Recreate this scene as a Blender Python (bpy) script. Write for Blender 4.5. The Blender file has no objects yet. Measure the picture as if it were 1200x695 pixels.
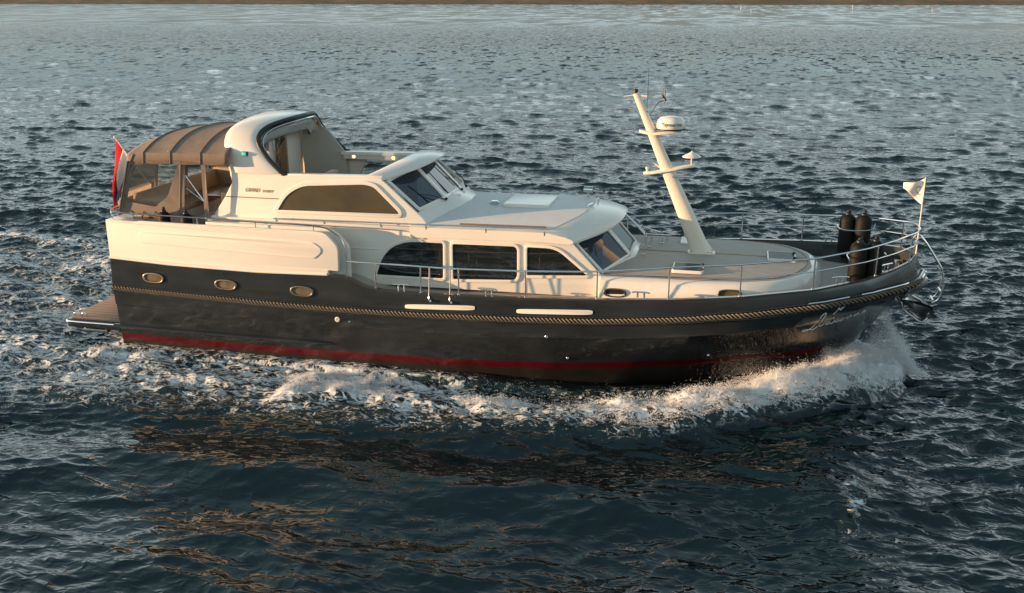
import bpy, bmesh, math, random
import numpy as np
from mathutils import Vector, Matrix, noise
random.seed(7); R = math.radians; PI = math.pi
sc = bpy.context.scene; col = sc.collection

# ------------------------------------------------------------ camera
CAM = Vector((11.6, -17.64, 6.53)); YAW = -0.229; PITCH = math.atan(347.5/1129)
fw = Vector((math.sin(YAW)*math.cos(PITCH), math.cos(YAW)*math.cos(PITCH), -math.sin(PITCH)))
rt = Vector((math.cos(YAW), -math.sin(YAW), 0)); upv = rt.cross(fw)
cam = bpy.data.cameras.new('camera'); cam.sensor_width = 36; cam.lens = 36*1129/1200
cam.clip_start = 0.1; cam.clip_end = 20000
co = bpy.data.objects.new('camera', cam); col.objects.link(co); sc.camera = co
M4 = Matrix((rt, upv, -fw)).transposed().to_4x4(); M4.translation = CAM; co.matrix_world = M4

# ------------------------------------------------------------ sky, sun, exposure
SUN_AZ = 20.0; SUN_EL = 4.8      # degrees off dead astern towards the camera side, degrees up
sd = Vector((-math.cos(R(SUN_AZ))*math.cos(R(SUN_EL)), -math.sin(R(SUN_AZ))*math.cos(R(SUN_EL)), math.sin(R(SUN_EL))))
w = bpy.data.worlds.new('World'); sc.world = w; w.use_nodes = True
nt = w.node_tree; sky = nt.nodes.new('ShaderNodeTexSky'); sky.sky_type = 'NISHITA'; sky.sun_disc = False
sky.sun_elevation = R(SUN_EL); sky.sun_rotation = math.atan2(sd.x, sd.y)
sky.air_density = 1.0; sky.dust_density = 0.3; sky.ozone_density = 2.5
bg = nt.nodes['Background']; bg.inputs[1].default_value = 0.15
# broken high cloud over the clear evening sky
tcw = nt.nodes.new('ShaderNodeTexCoord'); sep = nt.nodes.new('ShaderNodeSeparateXYZ'); nt.links.new(tcw.outputs['Generated'], sep.inputs[0])
def wmath(op, a, b):
    o = nt.nodes.new('ShaderNodeMath'); o.operation = op
    for i, v in enumerate((a, b)):
        if isinstance(v, (int, float)): o.inputs[i].default_value = v
        else: nt.links.new(v, o.inputs[i])
    return o.outputs[0]
zc = wmath('ADD', wmath('MAXIMUM', sep.outputs[2], 0.0), .12); cmb = nt.nodes.new('ShaderNodeCombineXYZ')
nt.links.new(wmath('DIVIDE', sep.outputs[0], zc), cmb.inputs[0]); nt.links.new(wmath('DIVIDE', sep.outputs[1], zc), cmb.inputs[1])
cn_ = nt.nodes.new('ShaderNodeTexNoise'); cn_.inputs['Scale'].default_value = .8; cn_.inputs['Detail'].default_value = 7; nt.links.new(cmb.outputs[0], cn_.inputs[0])
cr = nt.nodes.new('ShaderNodeMapRange'); nt.links.new(cn_.outputs[0], cr.inputs[0]); cr.inputs[1].default_value = .38; cr.inputs[2].default_value = .66; cr.inputs[3].default_value = .72; cr.inputs[4].default_value = .9
mxw = nt.nodes.new('ShaderNodeMixRGB'); nt.links.new(cr.outputs[0], mxw.inputs[0]); nt.links.new(sky.outputs[0], mxw.inputs[1]); 
gr_ = nt.nodes.new('ShaderNodeValToRGB'); nt.links.new(sep.outputs[2], gr_.inputs[0]); gr_.color_ramp.elements[0].color = (.72, 1.02, 1.22, 1); gr_.color_ramp.elements[0].position = 0
gr_.color_ramp.elements[1].color = (.62, .95, 1.15, 1); gr_.color_ramp.elements[1].position = .8; e2_ = gr_.color_ramp.elements.new(.12); e2_.color = (1.4, 1.85, 2.05, 1); e3_ = gr_.color_ramp.elements.new(.24); e3_.color = (6.4, 7.1, 7.0, 1); e4_ = gr_.color_ramp.elements.new(.45); e4_.color = (1.5, 2.1, 2.2, 1); nt.links.new(gr_.outputs[0], mxw.inputs[2])
nt.links.new(mxw.outputs[0], bg.inputs[0])
sl = bpy.data.lights.new('sun', 'SUN'); sl.energy = 5.0; sl.angle = R(0.6); sl.color = (1.0, 0.62, 0.34)
so = bpy.data.objects.new('sun', sl); col.objects.link(so); so.rotation_euler = (-sd).to_track_quat('-Z', 'Y').to_euler()
sc.view_settings.view_transform = 'Standard'; sc.view_settings.look = 'None'
sc.view_settings.exposure = 0.9; sc.view_settings.gamma = 1
sc.cycles.max_bounces = 8; sc.cycles.transparent_max_bounces = 24; sc.cycles.volume_bounces = 2
sc.cycles.use_denoising = True; sc.cycles.caustics_reflective = False; sc.cycles.caustics_refractive = False

# ------------------------------------------------------------ materials
def mat(name, c, rough=.4, metal=0, bump=0, bscale=60, var=0, vscale=3, coat=0, ior=1.5, stretch=None, c2=None, trans=0):
    m = bpy.data.materials.new(name); m.use_nodes = True; n = m.node_tree.nodes; l = m.node_tree.links
    b = n['Principled BSDF']; b.inputs['Base Color'].default_value = (*c, 1); b.inputs['Roughness'].default_value = rough
    b.inputs['Metallic'].default_value = metal; b.inputs['IOR'].default_value = ior; b.inputs['Coat Weight'].default_value = coat
    b.inputs['Coat Roughness'].default_value = .03
    tc = n.new('ShaderNodeTexCoord'); mp = n.new('ShaderNodeMapping'); l.new(tc.outputs['Object'], mp.inputs[0])
    if stretch: mp.inputs['Scale'].default_value = stretch
    if var or c2:
        t = n.new('ShaderNodeTexNoise'); t.inputs['Scale'].default_value = vscale; t.inputs['Detail'].default_value = 6
        l.new(mp.outputs[0], t.inputs[0]); r = n.new('ShaderNodeValToRGB'); l.new(t.outputs[0], r.inputs[0])
        r.color_ramp.elements[0].position = .3; r.color_ramp.elements[1].position = .7
        a = c2 if c2 else tuple(x*(1-var) for x in c)
        r.color_ramp.elements[0].color = (*a, 1); r.color_ramp.elements[1].color = (*c, 1)
        l.new(r.outputs[0], b.inputs['Base Color'])
        rr = n.new('ShaderNodeMapRange'); l.new(t.outputs[0], rr.inputs[0]); rr.inputs[3].default_value = rough*.8; rr.inputs[4].default_value = rough*1.2
        l.new(rr.outputs[0], b.inputs['Roughness'])
    if bump:
        t = n.new('ShaderNodeTexNoise'); t.inputs['Scale'].default_value = bscale; t.inputs['Detail'].default_value = 4
        l.new(mp.outputs[0], t.inputs[0]); bp = n.new('ShaderNodeBump'); bp.inputs['Strength'].default_value = bump; bp.inputs['Distance'].default_value = .01
        l.new(t.outputs[0], bp.inputs['Height']); l.new(bp.outputs[0], b.inputs['Normal'])
    return m
M = {}
M['white'] = mat('white_gelcoat', (.80, .745, .665), .26, coat=.3, var=.04, vscale=1.2)
M['nonskid'] = mat('nonskid_roof', (.70, .69, .67), .6, bump=.25, bscale=400, var=.05, vscale=2)
M['hull'] = mat('dark_hull_paint', (.029, .033, .035), .09, coat=.35, var=.45, vscale=1.1, stretch=(1, 1, 2), bump=.07, bscale=2.6)
M['red'] = mat('red_boot_stripe', (.085, .003, .006), .3, coat=.4, var=.3, vscale=3)
M['anti'] = mat('dark_antifouling', (.018, .014, .012), .5, var=.4)
M['steel'] = mat('stainless', (.72, .70, .68), .17, 1)
M['cap'] = mat('dark_cap_rail', (.035, .035, .033), .25, coat=.5)
M['rope'] = mat('rope_fender', (.23, .185, .12), .85, bump=.5, bscale=250, var=.35, vscale=12)
M['rubber'] = mat('black_rubber', (.012, .012, .012), .45, bump=.1, bscale=90)
M['glass'] = mat('dark_window_glass', (.012, .015, .014), .03, coat=1.0, ior=1.7)
M['olive'] = mat('tinted_glass_olive', (.11, .083, .032), .03, coat=.8, ior=1.6, var=.45, vscale=.9)
M['wsglass'] = mat('windscreen_glass', (.022, .032, .05), .03, coat=.2, ior=1.6)
M['canvas'] = mat('brown_canvas', (.26, .195, .15), .9, bump=.35, bscale=25, var=.22, vscale=5)
M['canvas2'] = mat('brown_canvas_trim', (.19, .14, .105), .85, bump=.3, bscale=160)
M['beige'] = mat('beige_upholstery', (.46, .34, .22), .7, bump=.2, bscale=30, var=.12, vscale=4)
M['wood'] = mat('varnished_wood', (.24, .10, .032), .3, var=.5, vscale=4, stretch=(1, 1, 14), coat=.4)
M['fender'] = mat('black_fender_cover', (.006, .006, .006), .6, bump=.2, bscale=200)
M['orange'] = mat('lamp_amber', (.8, .5, .1), .3)
M['anchor'] = mat('polished_steel_plate', (.55, .53, .5), .22, 1, bump=.1, bscale=14)
M['cream'] = mat('cream_mast_paint', (.78, .70, .58), .35, coat=.2, var=.05)
M['flagw'] = mat('flag_white', (.82, .78, .72), .8); M['flagr'] = mat('flag_red', (.40, .006, .012), 1.0); M['flagb'] = mat('flag_blue', (.03, .05, .16), .75)
for k in ('flagw', 'flagr', 'flagb'): M[k].node_tree.nodes['Principled BSDF'].inputs['Subsurface Weight'].default_value = 0
M['letter'] = mat('silver_lettering', (.88, .88, .87), .4)
M['smoke'] = mat('smoked_acrylic', (.03, .036, .042), .3, ior=1.18)
M['rim'] = mat('porthole_rim', (.22, .19, .15), .35, 1)
M['vinyl'] = mat('pale_grey_vinyl', (.52, .53, .52), .45, var=.2, vscale=5, bump=.3, bscale=14)
M['panel'] = mat('pale_lining', (.46, .43, .38), .6)
M['blackp'] = mat('black_paint', (.008, .008, .009), .35)
M['bronze'] = mat('bronze_lettering', (.42, .28, .14), .5)
def emis(name, c, s):
    m = bpy.data.materials.new(name); m.use_nodes = True; b = m.node_tree.nodes['Principled BSDF']
    b.inputs['Base Color'].default_value = (*c, 1); b.inputs['Emission Color'].default_value = (*c, 1); b.inputs['Emission Strength'].default_value = s; return m
M['green_lamp'] = emis('green_nav_lamp', (.05, .5, .3), .35); M['warm_lamp'] = emis('warm_downlight', (1, .72, .2), 1.6)
M['fender'].node_tree.nodes['Principled BSDF'].inputs['Specular IOR Level'].default_value = .2
def clearmat(name, tint, refl=.08):
    m = bpy.data.materials.new(name); m.use_nodes = True; n = m.node_tree.nodes; l = m.node_tree.links
    for x in list(n):
        if x.type == 'BSDF_PRINCIPLED': n.remove(x)
    t = n.new('ShaderNodeBsdfTransparent'); t.inputs[0].default_value = (*tint, 1); g = n.new('ShaderNodeBsdfGlossy'); g.inputs['Roughness'].default_value = .05
    f = n.new('ShaderNodeLayerWeight'); f.inputs[0].default_value = .3
    a = n.new('ShaderNodeMath'); a.operation = 'MULTIPLY_ADD'; l.new(f.outputs['Fresnel'], a.inputs[0]); a.inputs[1].default_value = .8; a.inputs[2].default_value = refl
    x = n.new('ShaderNodeMixShader'); l.new(a.outputs[0], x.inputs[0]); l.new(t.outputs[0], x.inputs[1]); l.new(g.outputs[0], x.inputs[2])
    l.new(x.outputs[0], n['Material Output'].inputs[0]); return m
M['clear'] = clearmat('clear_vinyl', (.95, .93, .88), .05); M['clearg'] = clearmat('clear_glass', (.7, .74, .72), .05)
# teak: planks with dark caulking
def teak(name, c, axis, pitch, cau=(.03, .025, .02)):
    m = mat(name, c, .6, var=.3, vscale=3, stretch=(1, 8, 1) if axis == 1 else (8, 1, 1)); n = m.node_tree.nodes; l = m.node_tree.links; b = n['Principled BSDF']
    src = b.inputs['Base Color'].links[0].from_socket
    tc = n.new('ShaderNodeTexCoord'); s = n.new('ShaderNodeSeparateXYZ'); l.new(tc.outputs['Object'], s.inputs[0])
    d = n.new('ShaderNodeMath'); d.operation = 'DIVIDE'; l.new(s.outputs[axis], d.inputs[0]); d.inputs[1].default_value = pitch
    fr = n.new('ShaderNodeMath'); fr.operation = 'FRACT'; l.new(d.outputs[0], fr.inputs[0])
    g = n.new('ShaderNodeMath'); g.operation = 'LESS_THAN'; l.new(fr.outputs[0], g.inputs[0]); g.inputs[1].default_value = .13
    mx = n.new('ShaderNodeMixRGB'); l.new(g.outputs[0], mx.inputs[0]); l.new(src, mx.inputs[1]); mx.inputs[2].default_value = (*cau, 1)
    l.new(mx.outputs[0], b.inputs['Base Color']); return m
M['teak'] = teak('teak_deck', (.52, .44, .37), 1, .058, (.20, .165, .14)); M['teakp'] = teak('teak_platform', (.42, .24, .13), 1, .15, (.05, .05, .055))

# ------------------------------------------------------------ mesh helpers
def link(name, me, m, parent=None, smooth=True):
    o = bpy.data.objects.new(name, me); col.objects.link(o)
    for x in (m if isinstance(m, (list, tuple)) else [m]): me.materials.append(M[x])
    if smooth:
        me.shade_smooth()
        try: me.set_sharp_from_angle(angle=R(38))
        except Exception: pass
    if parent: o.parent = parent
    return o
class MB:
    def __init__(s): s.v = []; s.f = []; s.mi = []
    def add(s, vs, fs, mi=0):
        k = len(s.v); s.v += [tuple(p) for p in vs]; s.f += [tuple(i+k for i in f) for f in fs]; s.mi += [mi]*len(fs); return s
    def box(s, a, b, mi=0):
        x0, y0, z0 = a; x1, y1, z1 = b
        return s.add([(x0,y0,z0),(x1,y0,z0),(x1,y1,z0),(x0,y1,z0),(x0,y0,z1),(x1,y0,z1),(x1,y1,z1),(x0,y1,z1)],
                     [(0,3,2,1),(4,5,6,7),(0,1,5,4),(1,2,6,5),(2,3,7,6),(3,0,4,7)], mi)
    def loft(s, rings, closed=True, caps=True, mi=0):
        n = len(rings[0]); vs = [p for r in rings for p in r]; fs = []
        for i in range(len(rings)-1):
            for j in range(n if closed else n-1):
                k = (j+1) % n; fs.append((i*n+j, i*n+k, (i+1)*n+k, (i+1)*n+j))
        if caps and closed: fs.append(tuple(range(n))[::-1]); fs.append(tuple((len(rings)-1)*n+j for j in range(n)))
        return s.add(vs, fs, mi)
    def tube(s, pts, r, n=8, mi=0, closed=False, caps=True, flat=1.0):
        pts = [Vector(p) for p in pts]; rings = []; N = len(pts); rr = r if isinstance(r, (list, tuple)) else [r]*N
        up = None
        for i, p in enumerate(pts):
            a = pts[(i-1) % N] if (closed or i > 0) else p; b = pts[(i+1) % N] if (closed or i < N-1) else p
            t = (b-a).normalized()
            if up is None:
                up = Vector((0, 0, 1)) if abs(t.z) < .9 else Vector((1, 0, 0))
            u = t.cross(up)
            if u.length < 1e-4: u = t.cross(Vector((1, 0.01, 0)))
            u.normalize(); v = u.cross(t).normalized(); up = v
            rings.append([tuple(p + u*(math.cos(q)*rr[i]) + v*(math.sin(q)*rr[i]*flat)) for q in [2*PI*k/n for k in range(n)]])
        if closed: rings.append(rings[0])
        return s.loft(rings, True, caps and not closed, mi)
    def lathe(s, prof, c=(0,0,0), n=20, mi=0, axis=None):
        q = (Vector((0,0,1)).rotation_difference(Vector(axis))) if axis else None; rings = []
        for r, z in prof:
            ring = []
            for k in range(n):
                p = Vector((r*math.cos(2*PI*k/n), r*math.sin(2*PI*k/n), z))
                if q: p = q @ p
                ring.append(tuple(p+Vector(c)))
            rings.append(ring)
        return s.loft(rings, True, True, mi)
    def build(s, name, m, parent=None, smooth=True, bevel=0):
        me = bpy.data.meshes.new(name); me.from_pydata(s.v, [], s.f); me.polygons.foreach_set('material_index', s.mi)
        bm = bmesh.new(); bm.from_mesh(me); bmesh.ops.recalc_face_normals(bm, faces=bm.faces)
        if bevel: bmesh.ops.bevel(bm, geom=[e for e in bm.edges if len(e.link_faces) == 2 and e.calc_face_angle(0) > .5], offset=bevel, segments=2, affect='EDGES', profile=.6)
        bm.to_mesh(me); bm.free(); me.update()
        return link(name, me, m, parent, smooth)
def smoothpts(pts, n=6, closed=False):
    P = [Vector(p) for p in pts]; out = []; N = len(P)
    for i in range(N if closed else N-1):
        g = (lambda k: P[k % N]) if closed else (lambda k: P[max(0, min(N-1, k))])
        a, b, c, d = g(i-1), g(i), g(i+1), g(i+2)
        for k in range(n):
            t = k/n; out.append(.5*((2*b)+(c-a)*t+(2*a-5*b+4*c-d)*t*t+(3*b-a-3*c+d)*t*t*t))
    if not closed: out.append(P[-1])
    return out
def rnd(pts, r=.1, seg=5):        # round the corners of a 2-D outline
    out = []; N = len(pts); rs = r if isinstance(r, (list, tuple)) else [r]*N
    for i in range(N):
        p = Vector(pts[i]); a = Vector(pts[i-1]); b = Vector(pts[(i+1) % N]); q = min(rs[i], (a-p).length*.45, (b-p).length*.45)
        if q < 1e-4: out.append(p); continue
        s0 = p+(a-p).normalized()*q; s1 = p+(b-p).normalized()*q
        for k in range(seg+1):
            t = k/seg; out.append(s0*(1-t)**2 + p*2*t*(1-t) + s1*t*t)
    return out
def offset(pts, d):
    out = []; N = len(pts); A = sum(pts[i-1][0]*pts[i][1]-pts[i][0]*pts[i-1][1] for i in range(N)); sg = 1 if A > 0 else -1
    for i in range(N):
        a = Vector(pts[i-1]); p = Vector(pts[i]); b = Vector(pts[(i+1) % N]); e0 = (p-a).normalized(); e1 = (b-p).normalized()
        n0 = Vector((e0.y, -e0.x)); n1 = Vector((e1.y, -e1.x)); nn = (n0+n1)
        if nn.length < 1e-5: nn = n0
        nn.normalize(); out.append(p+nn*(d*sg/max(.5, nn.dot(n0))))
    return out
def plate(name, m, outer, holes=(), th=.04, bevel=0, frame=None, parent=None):
    """2-D outline with holes -> solid plate. frame: function (u, v, w)->(x,y,z); w runs 0..th"""
    cu = bpy.data.curves.new('tmp', 'CURVE'); cu.dimensions = '2D'; cu.fill_mode = 'BOTH'; cu.extrude = max(th/2-bevel, 1e-5); cu.bevel_depth = bevel; cu.bevel_resolution = 2
    cu.offset = -bevel
    for lp in [outer]+list(holes):
        s = cu.splines.new('POLY'); s.points.add(len(lp)-1); s.use_cyclic_u = True
        for i, p in enumerate(lp): s.points[i].co = (p[0], p[1], 0, 1)
    to = bpy.data.objects.new('tmp', cu); col.objects.link(to); dg = bpy.context.evaluated_depsgraph_get()
    me = bpy.data.meshes.new_from_object(to.evaluated_get(dg)); bpy.data.objects.remove(to); bpy.data.curves.remove(cu)
    for v in me.vertices: v.co = Vector(frame(v.co.x, v.co.y, v.co.z+th/2))
    bm = bmesh.new(); bm.from_mesh(me); bmesh.ops.remove_doubles(bm, verts=bm.verts, dist=1e-5); bmesh.ops.recalc_face_normals(bm, faces=bm.faces); bm.to_mesh(me); bm.free()
    me.materials.clear(); me.name = name
    return link(name, me, m, parent)
def tag(o, label=None, cat=None, group=None, kind=None):
    if label: o['label'] = label
    if cat: o['category'] = cat
    if group: o['group'] = group
    if kind: o['kind'] = kind
    return o
def empty(name, loc=(0,0,0)):
    o = bpy.data.objects.new(name, None); col.objects.link(o); o.location = loc; o.empty_display_size = .2; return o
def side(y0, s=1):      # frame for a plate standing in the xz plane; w grows outwards
    return lambda u, v, w: (u, (y0-w) if s > 0 else (-y0+w), v)

# ------------------------------------------------------------ hull form
BX = [0, 1, 2, 3.5, 5, 7, 9, 10.6, 11.8, 13, 13.8, 14.35, 14.65, 14.8]
BY = [1.93, 2.0, 2.07, 2.15, 2.2, 2.25, 2.26, 2.21, 2.09, 1.76, 1.35, .88, .5, 0]
def itp(x, X, Y): return float(np.interp(x, X, Y))
def Bg(x): return itp(x, BX, BY)
SH = [(0, 1.79), (1.3, 1.755), (3.2, 1.755), (4.6, 1.80), (4.9, 1.80), (5.05, 1.76), (5.3, 1.65), (5.6, 1.595), (6.5, 1.59), (8, 1.63), (9.5, 1.70), (10.9, 1.78), (11.85, 1.86), (13, 1.965), (14, 2.10), (14.45, 2.19), (14.8, 2.25)]
def sheer(x): return itp(x, [a for a, b in SH], [b for a, b in SH])
RR = [(-.1, 1.21), (1.3, 1.20), (3.2, 1.19), (4.9, 1.19), (6.5, 1.22), (8, 1.27), (9.5, 1.34), (10.9, 1.46), (11.9, 1.57), (13, 1.70), (14, 1.82), (14.8, 1.88), (15, 1.89)]
def rubz(x): return itp(x, [a for a, b in RR], [b for a, b in RR])
# level lines: (z as f(x), stem x, width scale, aft taper, shape blend to fine)
def b1(x): return .25+.0075*x+.0012*x*x       # top of the boot stripe
def b2(x): return b1(x)-.145
LV = [(sheer, 14.80, 1.0, 0.0), (lambda x: rubz(x)+.05, 14.95, 1.015, .02), (lambda x: rubz(x)-.06, 14.93, 1.012, .02),
      (lambda x: rubz(x)-.34, 14.72, 1.0, .09), (lambda x: rubz(x)*.62+.38*b1(x), 14.50, .985, .22), (lambda x: rubz(x)*.3+.7*b1(x), 14.25, .968, .45),
      (b1, 13.98, .95, .85), (b2, 13.80, .935, .95), (lambda x: -.22, 13.3, .87, 1.05), (lambda x: -.55, 12.4, .6, 1.2), (lambda x: -.75, 11.5, .05, 1.2)]
def lvl(u, L):
    zf, xs, k, fine = L; x = u*xs
    t = min(1, u*14.8/14.8)
    base = Bg(min(t*14.8, 14.8))
    fin = 2.2*(itp(t, [0, .3, .5, .62, .72, .8, .88, .94, .98, 1], [.90, .97, .98, .92, .80, .64, .43, .24, .09, 0]))
    y = k*(base*(1-fine)+fin*fine) if fine <= 1 else k*fin
    return x, y, zf(x)
US = sorted(set(list(np.linspace(0, .93, 70)) + list(np.linspace(.93, 1, 22)) + [4.9/14.8, 5.05/14.8]))
def hull_y(x, z):
    pr = []
    for L in LV:
        u = x/L[1]
        if u > 1: continue
        a = lvl(u, L); pr.append((a[2], a[1]))
    pr.sort(); return float(np.interp(z, [p[0] for p in pr], [p[1] for p in pr]))
yacht = tag(empty('motor_yacht', (7, 0, 0)), 'long white and dark grey motor yacht with red boot stripe and raked mast, under way', 'yacht')
def P(o): o.parent = yacht; o.matrix_parent_inverse = yacht.matrix_world.inverted() if False else Matrix.Translation((-7, 0, 0)); return o
mb = MB(); nL = len(LV)
for s in (-1, 1):
    vs = [(lambda a: (a[0]-.02*(j if False else 0), s*a[1], a[2]))(lvl(u, LV[j])) for u in US for j in range(nL)]
    for j in range(nL-1):
        mi = 1 if j == 6 else (2 if j >= 7 else 0)
        mb.add([vs[i*nL+q] for i in range(len(US)) for q in (j, j+1)], [(2*i, 2*i+2, 2*i+3, 2*i+1) for i in range(len(US)-1)], mi)
# transom
tr = [lvl(0, L) for L in LV]
mb.add([(a[0], -a[1], a[2]) for a in tr]+[(a[0], a[1], a[2]) for a in tr], [(j, j+1, nL+j+1, nL+j) for j in range(nL-1)])
me = bpy.data.meshes.new('hull'); me.from_pydata(mb.v, [], mb.f); me.polygons.foreach_set('material_index', mb.mi)
bm = bmesh.new(); bm.from_mesh(me); bmesh.ops.remove_doubles(bm, verts=bm.verts, dist=.002); bmesh.ops.recalc_face_normals(bm, faces=bm.faces)
cz = [f for f in bm.faces if abs(f.calc_center_median().y+2.2) < .2]
if cz and sum(f.normal.y for f in cz) > 0: bmesh.ops.reverse_faces(bm, faces=bm.faces)
bm.to_mesh(me); bm.free(); hull = P(link('hull', me, ['hull', 'red', 'anti']))
# cap rail along the sheer
for s in (-1, 1):
    xs = [x for x in np.linspace(4.7, 14.8, 110)]; rings = []
    for x in xs:
        y = Bg(x); z = sheer(x); rings.append([(x, s*(y+.012), z-.012), (x, s*(y+.012), z+.022), (x, s*max(y-.07, -.0), z+.022), (x, s*max(y-.07, -.0), z-.012)])
    P(MB().loft(rings).build('cap_rail', 'cap'))
    xs = [x for x in np.linspace(5.0, 14.72, 90)]
    rings = [[(x, s*max(Bg(x)-.06, 0), sheer(x)-.01), (x, s*max(Bg(x)-.09, 0), sheer(x)-.01), (x, s*max(Bg(x)-.11, 0), deckz), (x, s*max(Bg(x)-.06, 0), deckz)] for x in xs for deckz in [sheer(x)-itp(x, [5, 11, 14.7], [.10, .14, .34])]]
    P(MB().loft(rings).build('bulwark_lining', 'hull' if s < 0 else 'cap'))
# rope rub rail: metal ledges above and below, three laid strands between
def rail_pt(x, s, dz, out):
    u = x/14.95; a = lvl(min(u, 1), LV[1]); b = lvl(min(u+.002, 1), LV[1]); t = Vector((b[0]-a[0], s*(b[1]-a[1]), 0))
    if t.length < 1e-6: t = Vector((0, -s, 0))
    t.normalize(); n = Vector((t.y, -t.x, 0))*(-1 if s > 0 else 1)
    if n.y*s < 0: n = -n
    return Vector((a[0], s*a[1], rubz(a[0])+dz)) + n*out, n
for s in (-1, 1):
    xs = list(np.linspace(-.0, 13.9, 120))+list(np.linspace(13.95, 14.95, 30))
    P(MB().tube([rail_pt(x, s, .068, .02)[0] for x in xs], .030, 8, flat=.6).build('rub_rail', 'hull'))
    P(MB().tube([rail_pt(x, s, -.062, .015)[0] for x in xs], .022, 8, flat=.6).build('rub_rail', 'hull'))
    rb = MB(); L0 = 0; pts = []; xx = np.arange(0, 14.93, .012)
    for k in range(3):
        path = []
        for x in xx:
            c, n = rail_pt(x, s, 0, .035); a = -2*PI*(x/.21 + k/3)
            path.append(c + n*(.024*math.cos(a)) + Vector((0, 0, .036*math.sin(a))))
        rb.tube(path, .013, 6)
    rp_ = P(rb.build('rope_fender', 'rope')); Q0 = MB().tube([rail_pt(x_, s, 0, .030)[0] for x_ in np.arange(0, 14.9, .1)], .024, 8).build('rope_core', 'rubber', rp_)
for xa, xb in ((12.9, 13.55), (13.75, 14.55)):
    P(MB().tube([rail_pt(x, -1, .082, .045)[0] for x in np.linspace(xa, xb, 14)], .018, 6).build('chafe_strip', 'steel'))
P(MB().tube([rail_pt(x, s, .03, .04)[0] for s, x in [(-1, x) for x in np.linspace(14.82, 14.95, 10)]+[(1, x) for x in np.linspace(14.95, 14.82, 10)]], .045, 10).build('stem_plate', 'steel'))
# lower spray rail aft
from mathutils.bvhtree import BVHTree
HB = BVHTree.FromPolygons([tuple(v.co) for v in hull.data.vertices], [tuple(p.vertices) for p in hull.data.polygons])
def hp(x, z, out=0, s=-1):
    h = HB.ray_cast(Vector((x, s*6.0, z)), Vector((0, -s, 0)), 6.0)
    return Vector((x, s*(abs(h[0].y)+out), z)) if h[0] is not None else Vector((x, s*(hull_y(x, z)+out), z))
P(MB().tube([hp(x, z, .02) for x, z in zip(np.linspace(-.1, 4.6, 40), np.linspace(.40, .47, 40))], [.075]*36+[.06, .045, .03, .012], 10, flat=.55).build('spray_rail', 'hull'))
P(MB().tube([hp(x, z, .02, 1) for x, z in zip(np.linspace(-.1, 4.6, 40), np.linspace(.40, .47, 40))], [.075]*36+[.06, .045, .03, .012], 10, flat=.55).build('spray_rail', 'hull'))
def oval(cx, cz, a, b, n=28, p=2.6):
    return [(cx+a*abs(math.cos(t))**(2/p)*(1 if math.cos(t) > 0 else -1), cz+b*abs(math.sin(t))**(2/p)*(1 if math.sin(t) > 0 else -1)) for t in [2*PI*k/n for k in range(n)]]
def surf(off, s=-1): return lambda u, v, w: tuple(hp(u, v, off+w, s))
def porthole(cx, cz, a, b, fr, parent=None, inner='beige', rim='rim'):
    o = plate('porthole', rim, oval(cx, cz, a, b), [oval(cx, cz, a*.80, b*.70)], .035, .010, fr(.0))
    P(o); g = plate('pane', inner, oval(cx, cz, a*.83, b*.73), [], .006, 0, fr(.004)); g.parent = o; g.matrix_parent_inverse = Matrix.Identity(4); return o
M['portglass'] = mat('porthole_glass', (.20, .15, .085), .08, coat=.8, var=.5, vscale=6)
for s in (-1, 1):
    for cx in (.96, 2.53, 4.09): porthole(cx, 1.475, .235, .10, lambda o, s=s: surf(o, s), inner='portglass')
    for xa, xb in ((6.07, 7.36), (8.10, 9.42)):
        mid = (xa+xb)/2
        o = plate('freeing_port', 'white', [Vector((p[0], p[1]+.055*(p[0]-mid))) for p in oval(mid, 1.385 if mid < 7 else 1.455, (xb-xa)/2, .042, 40, 6)], [], .012, .003, surf(.004, s)); P(o)
for x, z, r in ((4.75, .99, .05), (4.98, .97, .02), (8.62, .98, .028), (8.95, .52, .025), (11.35, .62, .025)):
    P(MB().lathe([(r, 0), (r, .012), (r*.6, .02), (r*.55, .006)], hp(x, z, -.002), 14, axis=(0, -1, 0)).build('outlet', 'white' if r > .04 else 'steel'))

# ------------------------------------------------------------ decks
def deckring(x, z): return z
dk = MB(); xs = list(np.linspace(4.6, 14.6, 60))
def dz(x): return sheer(x)-itp(x, [5, 11, 14.7], [.10, .14, .34])
dk.add([(x, s*(max(Bg(x)-.10, .0)), dz(x)) for x in xs for s in (-1, 1)], [(2*i, 2*i+2, 2*i+3, 2*i+1) for i in range(len(xs)-1)])
P(dk.build('side_deck', 'teak'))
ad = MB(); xs = np.linspace(.02, 4.75, 12)
ad.add([(x, s*(Bg(x)-.1), 2.05) for x in xs for s in (-1, 1)], [(2*i, 2*i+2, 2*i+3, 2*i+1) for i in range(len(xs)-1)])
P(ad.build('aft_deck', 'teak'))
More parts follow.
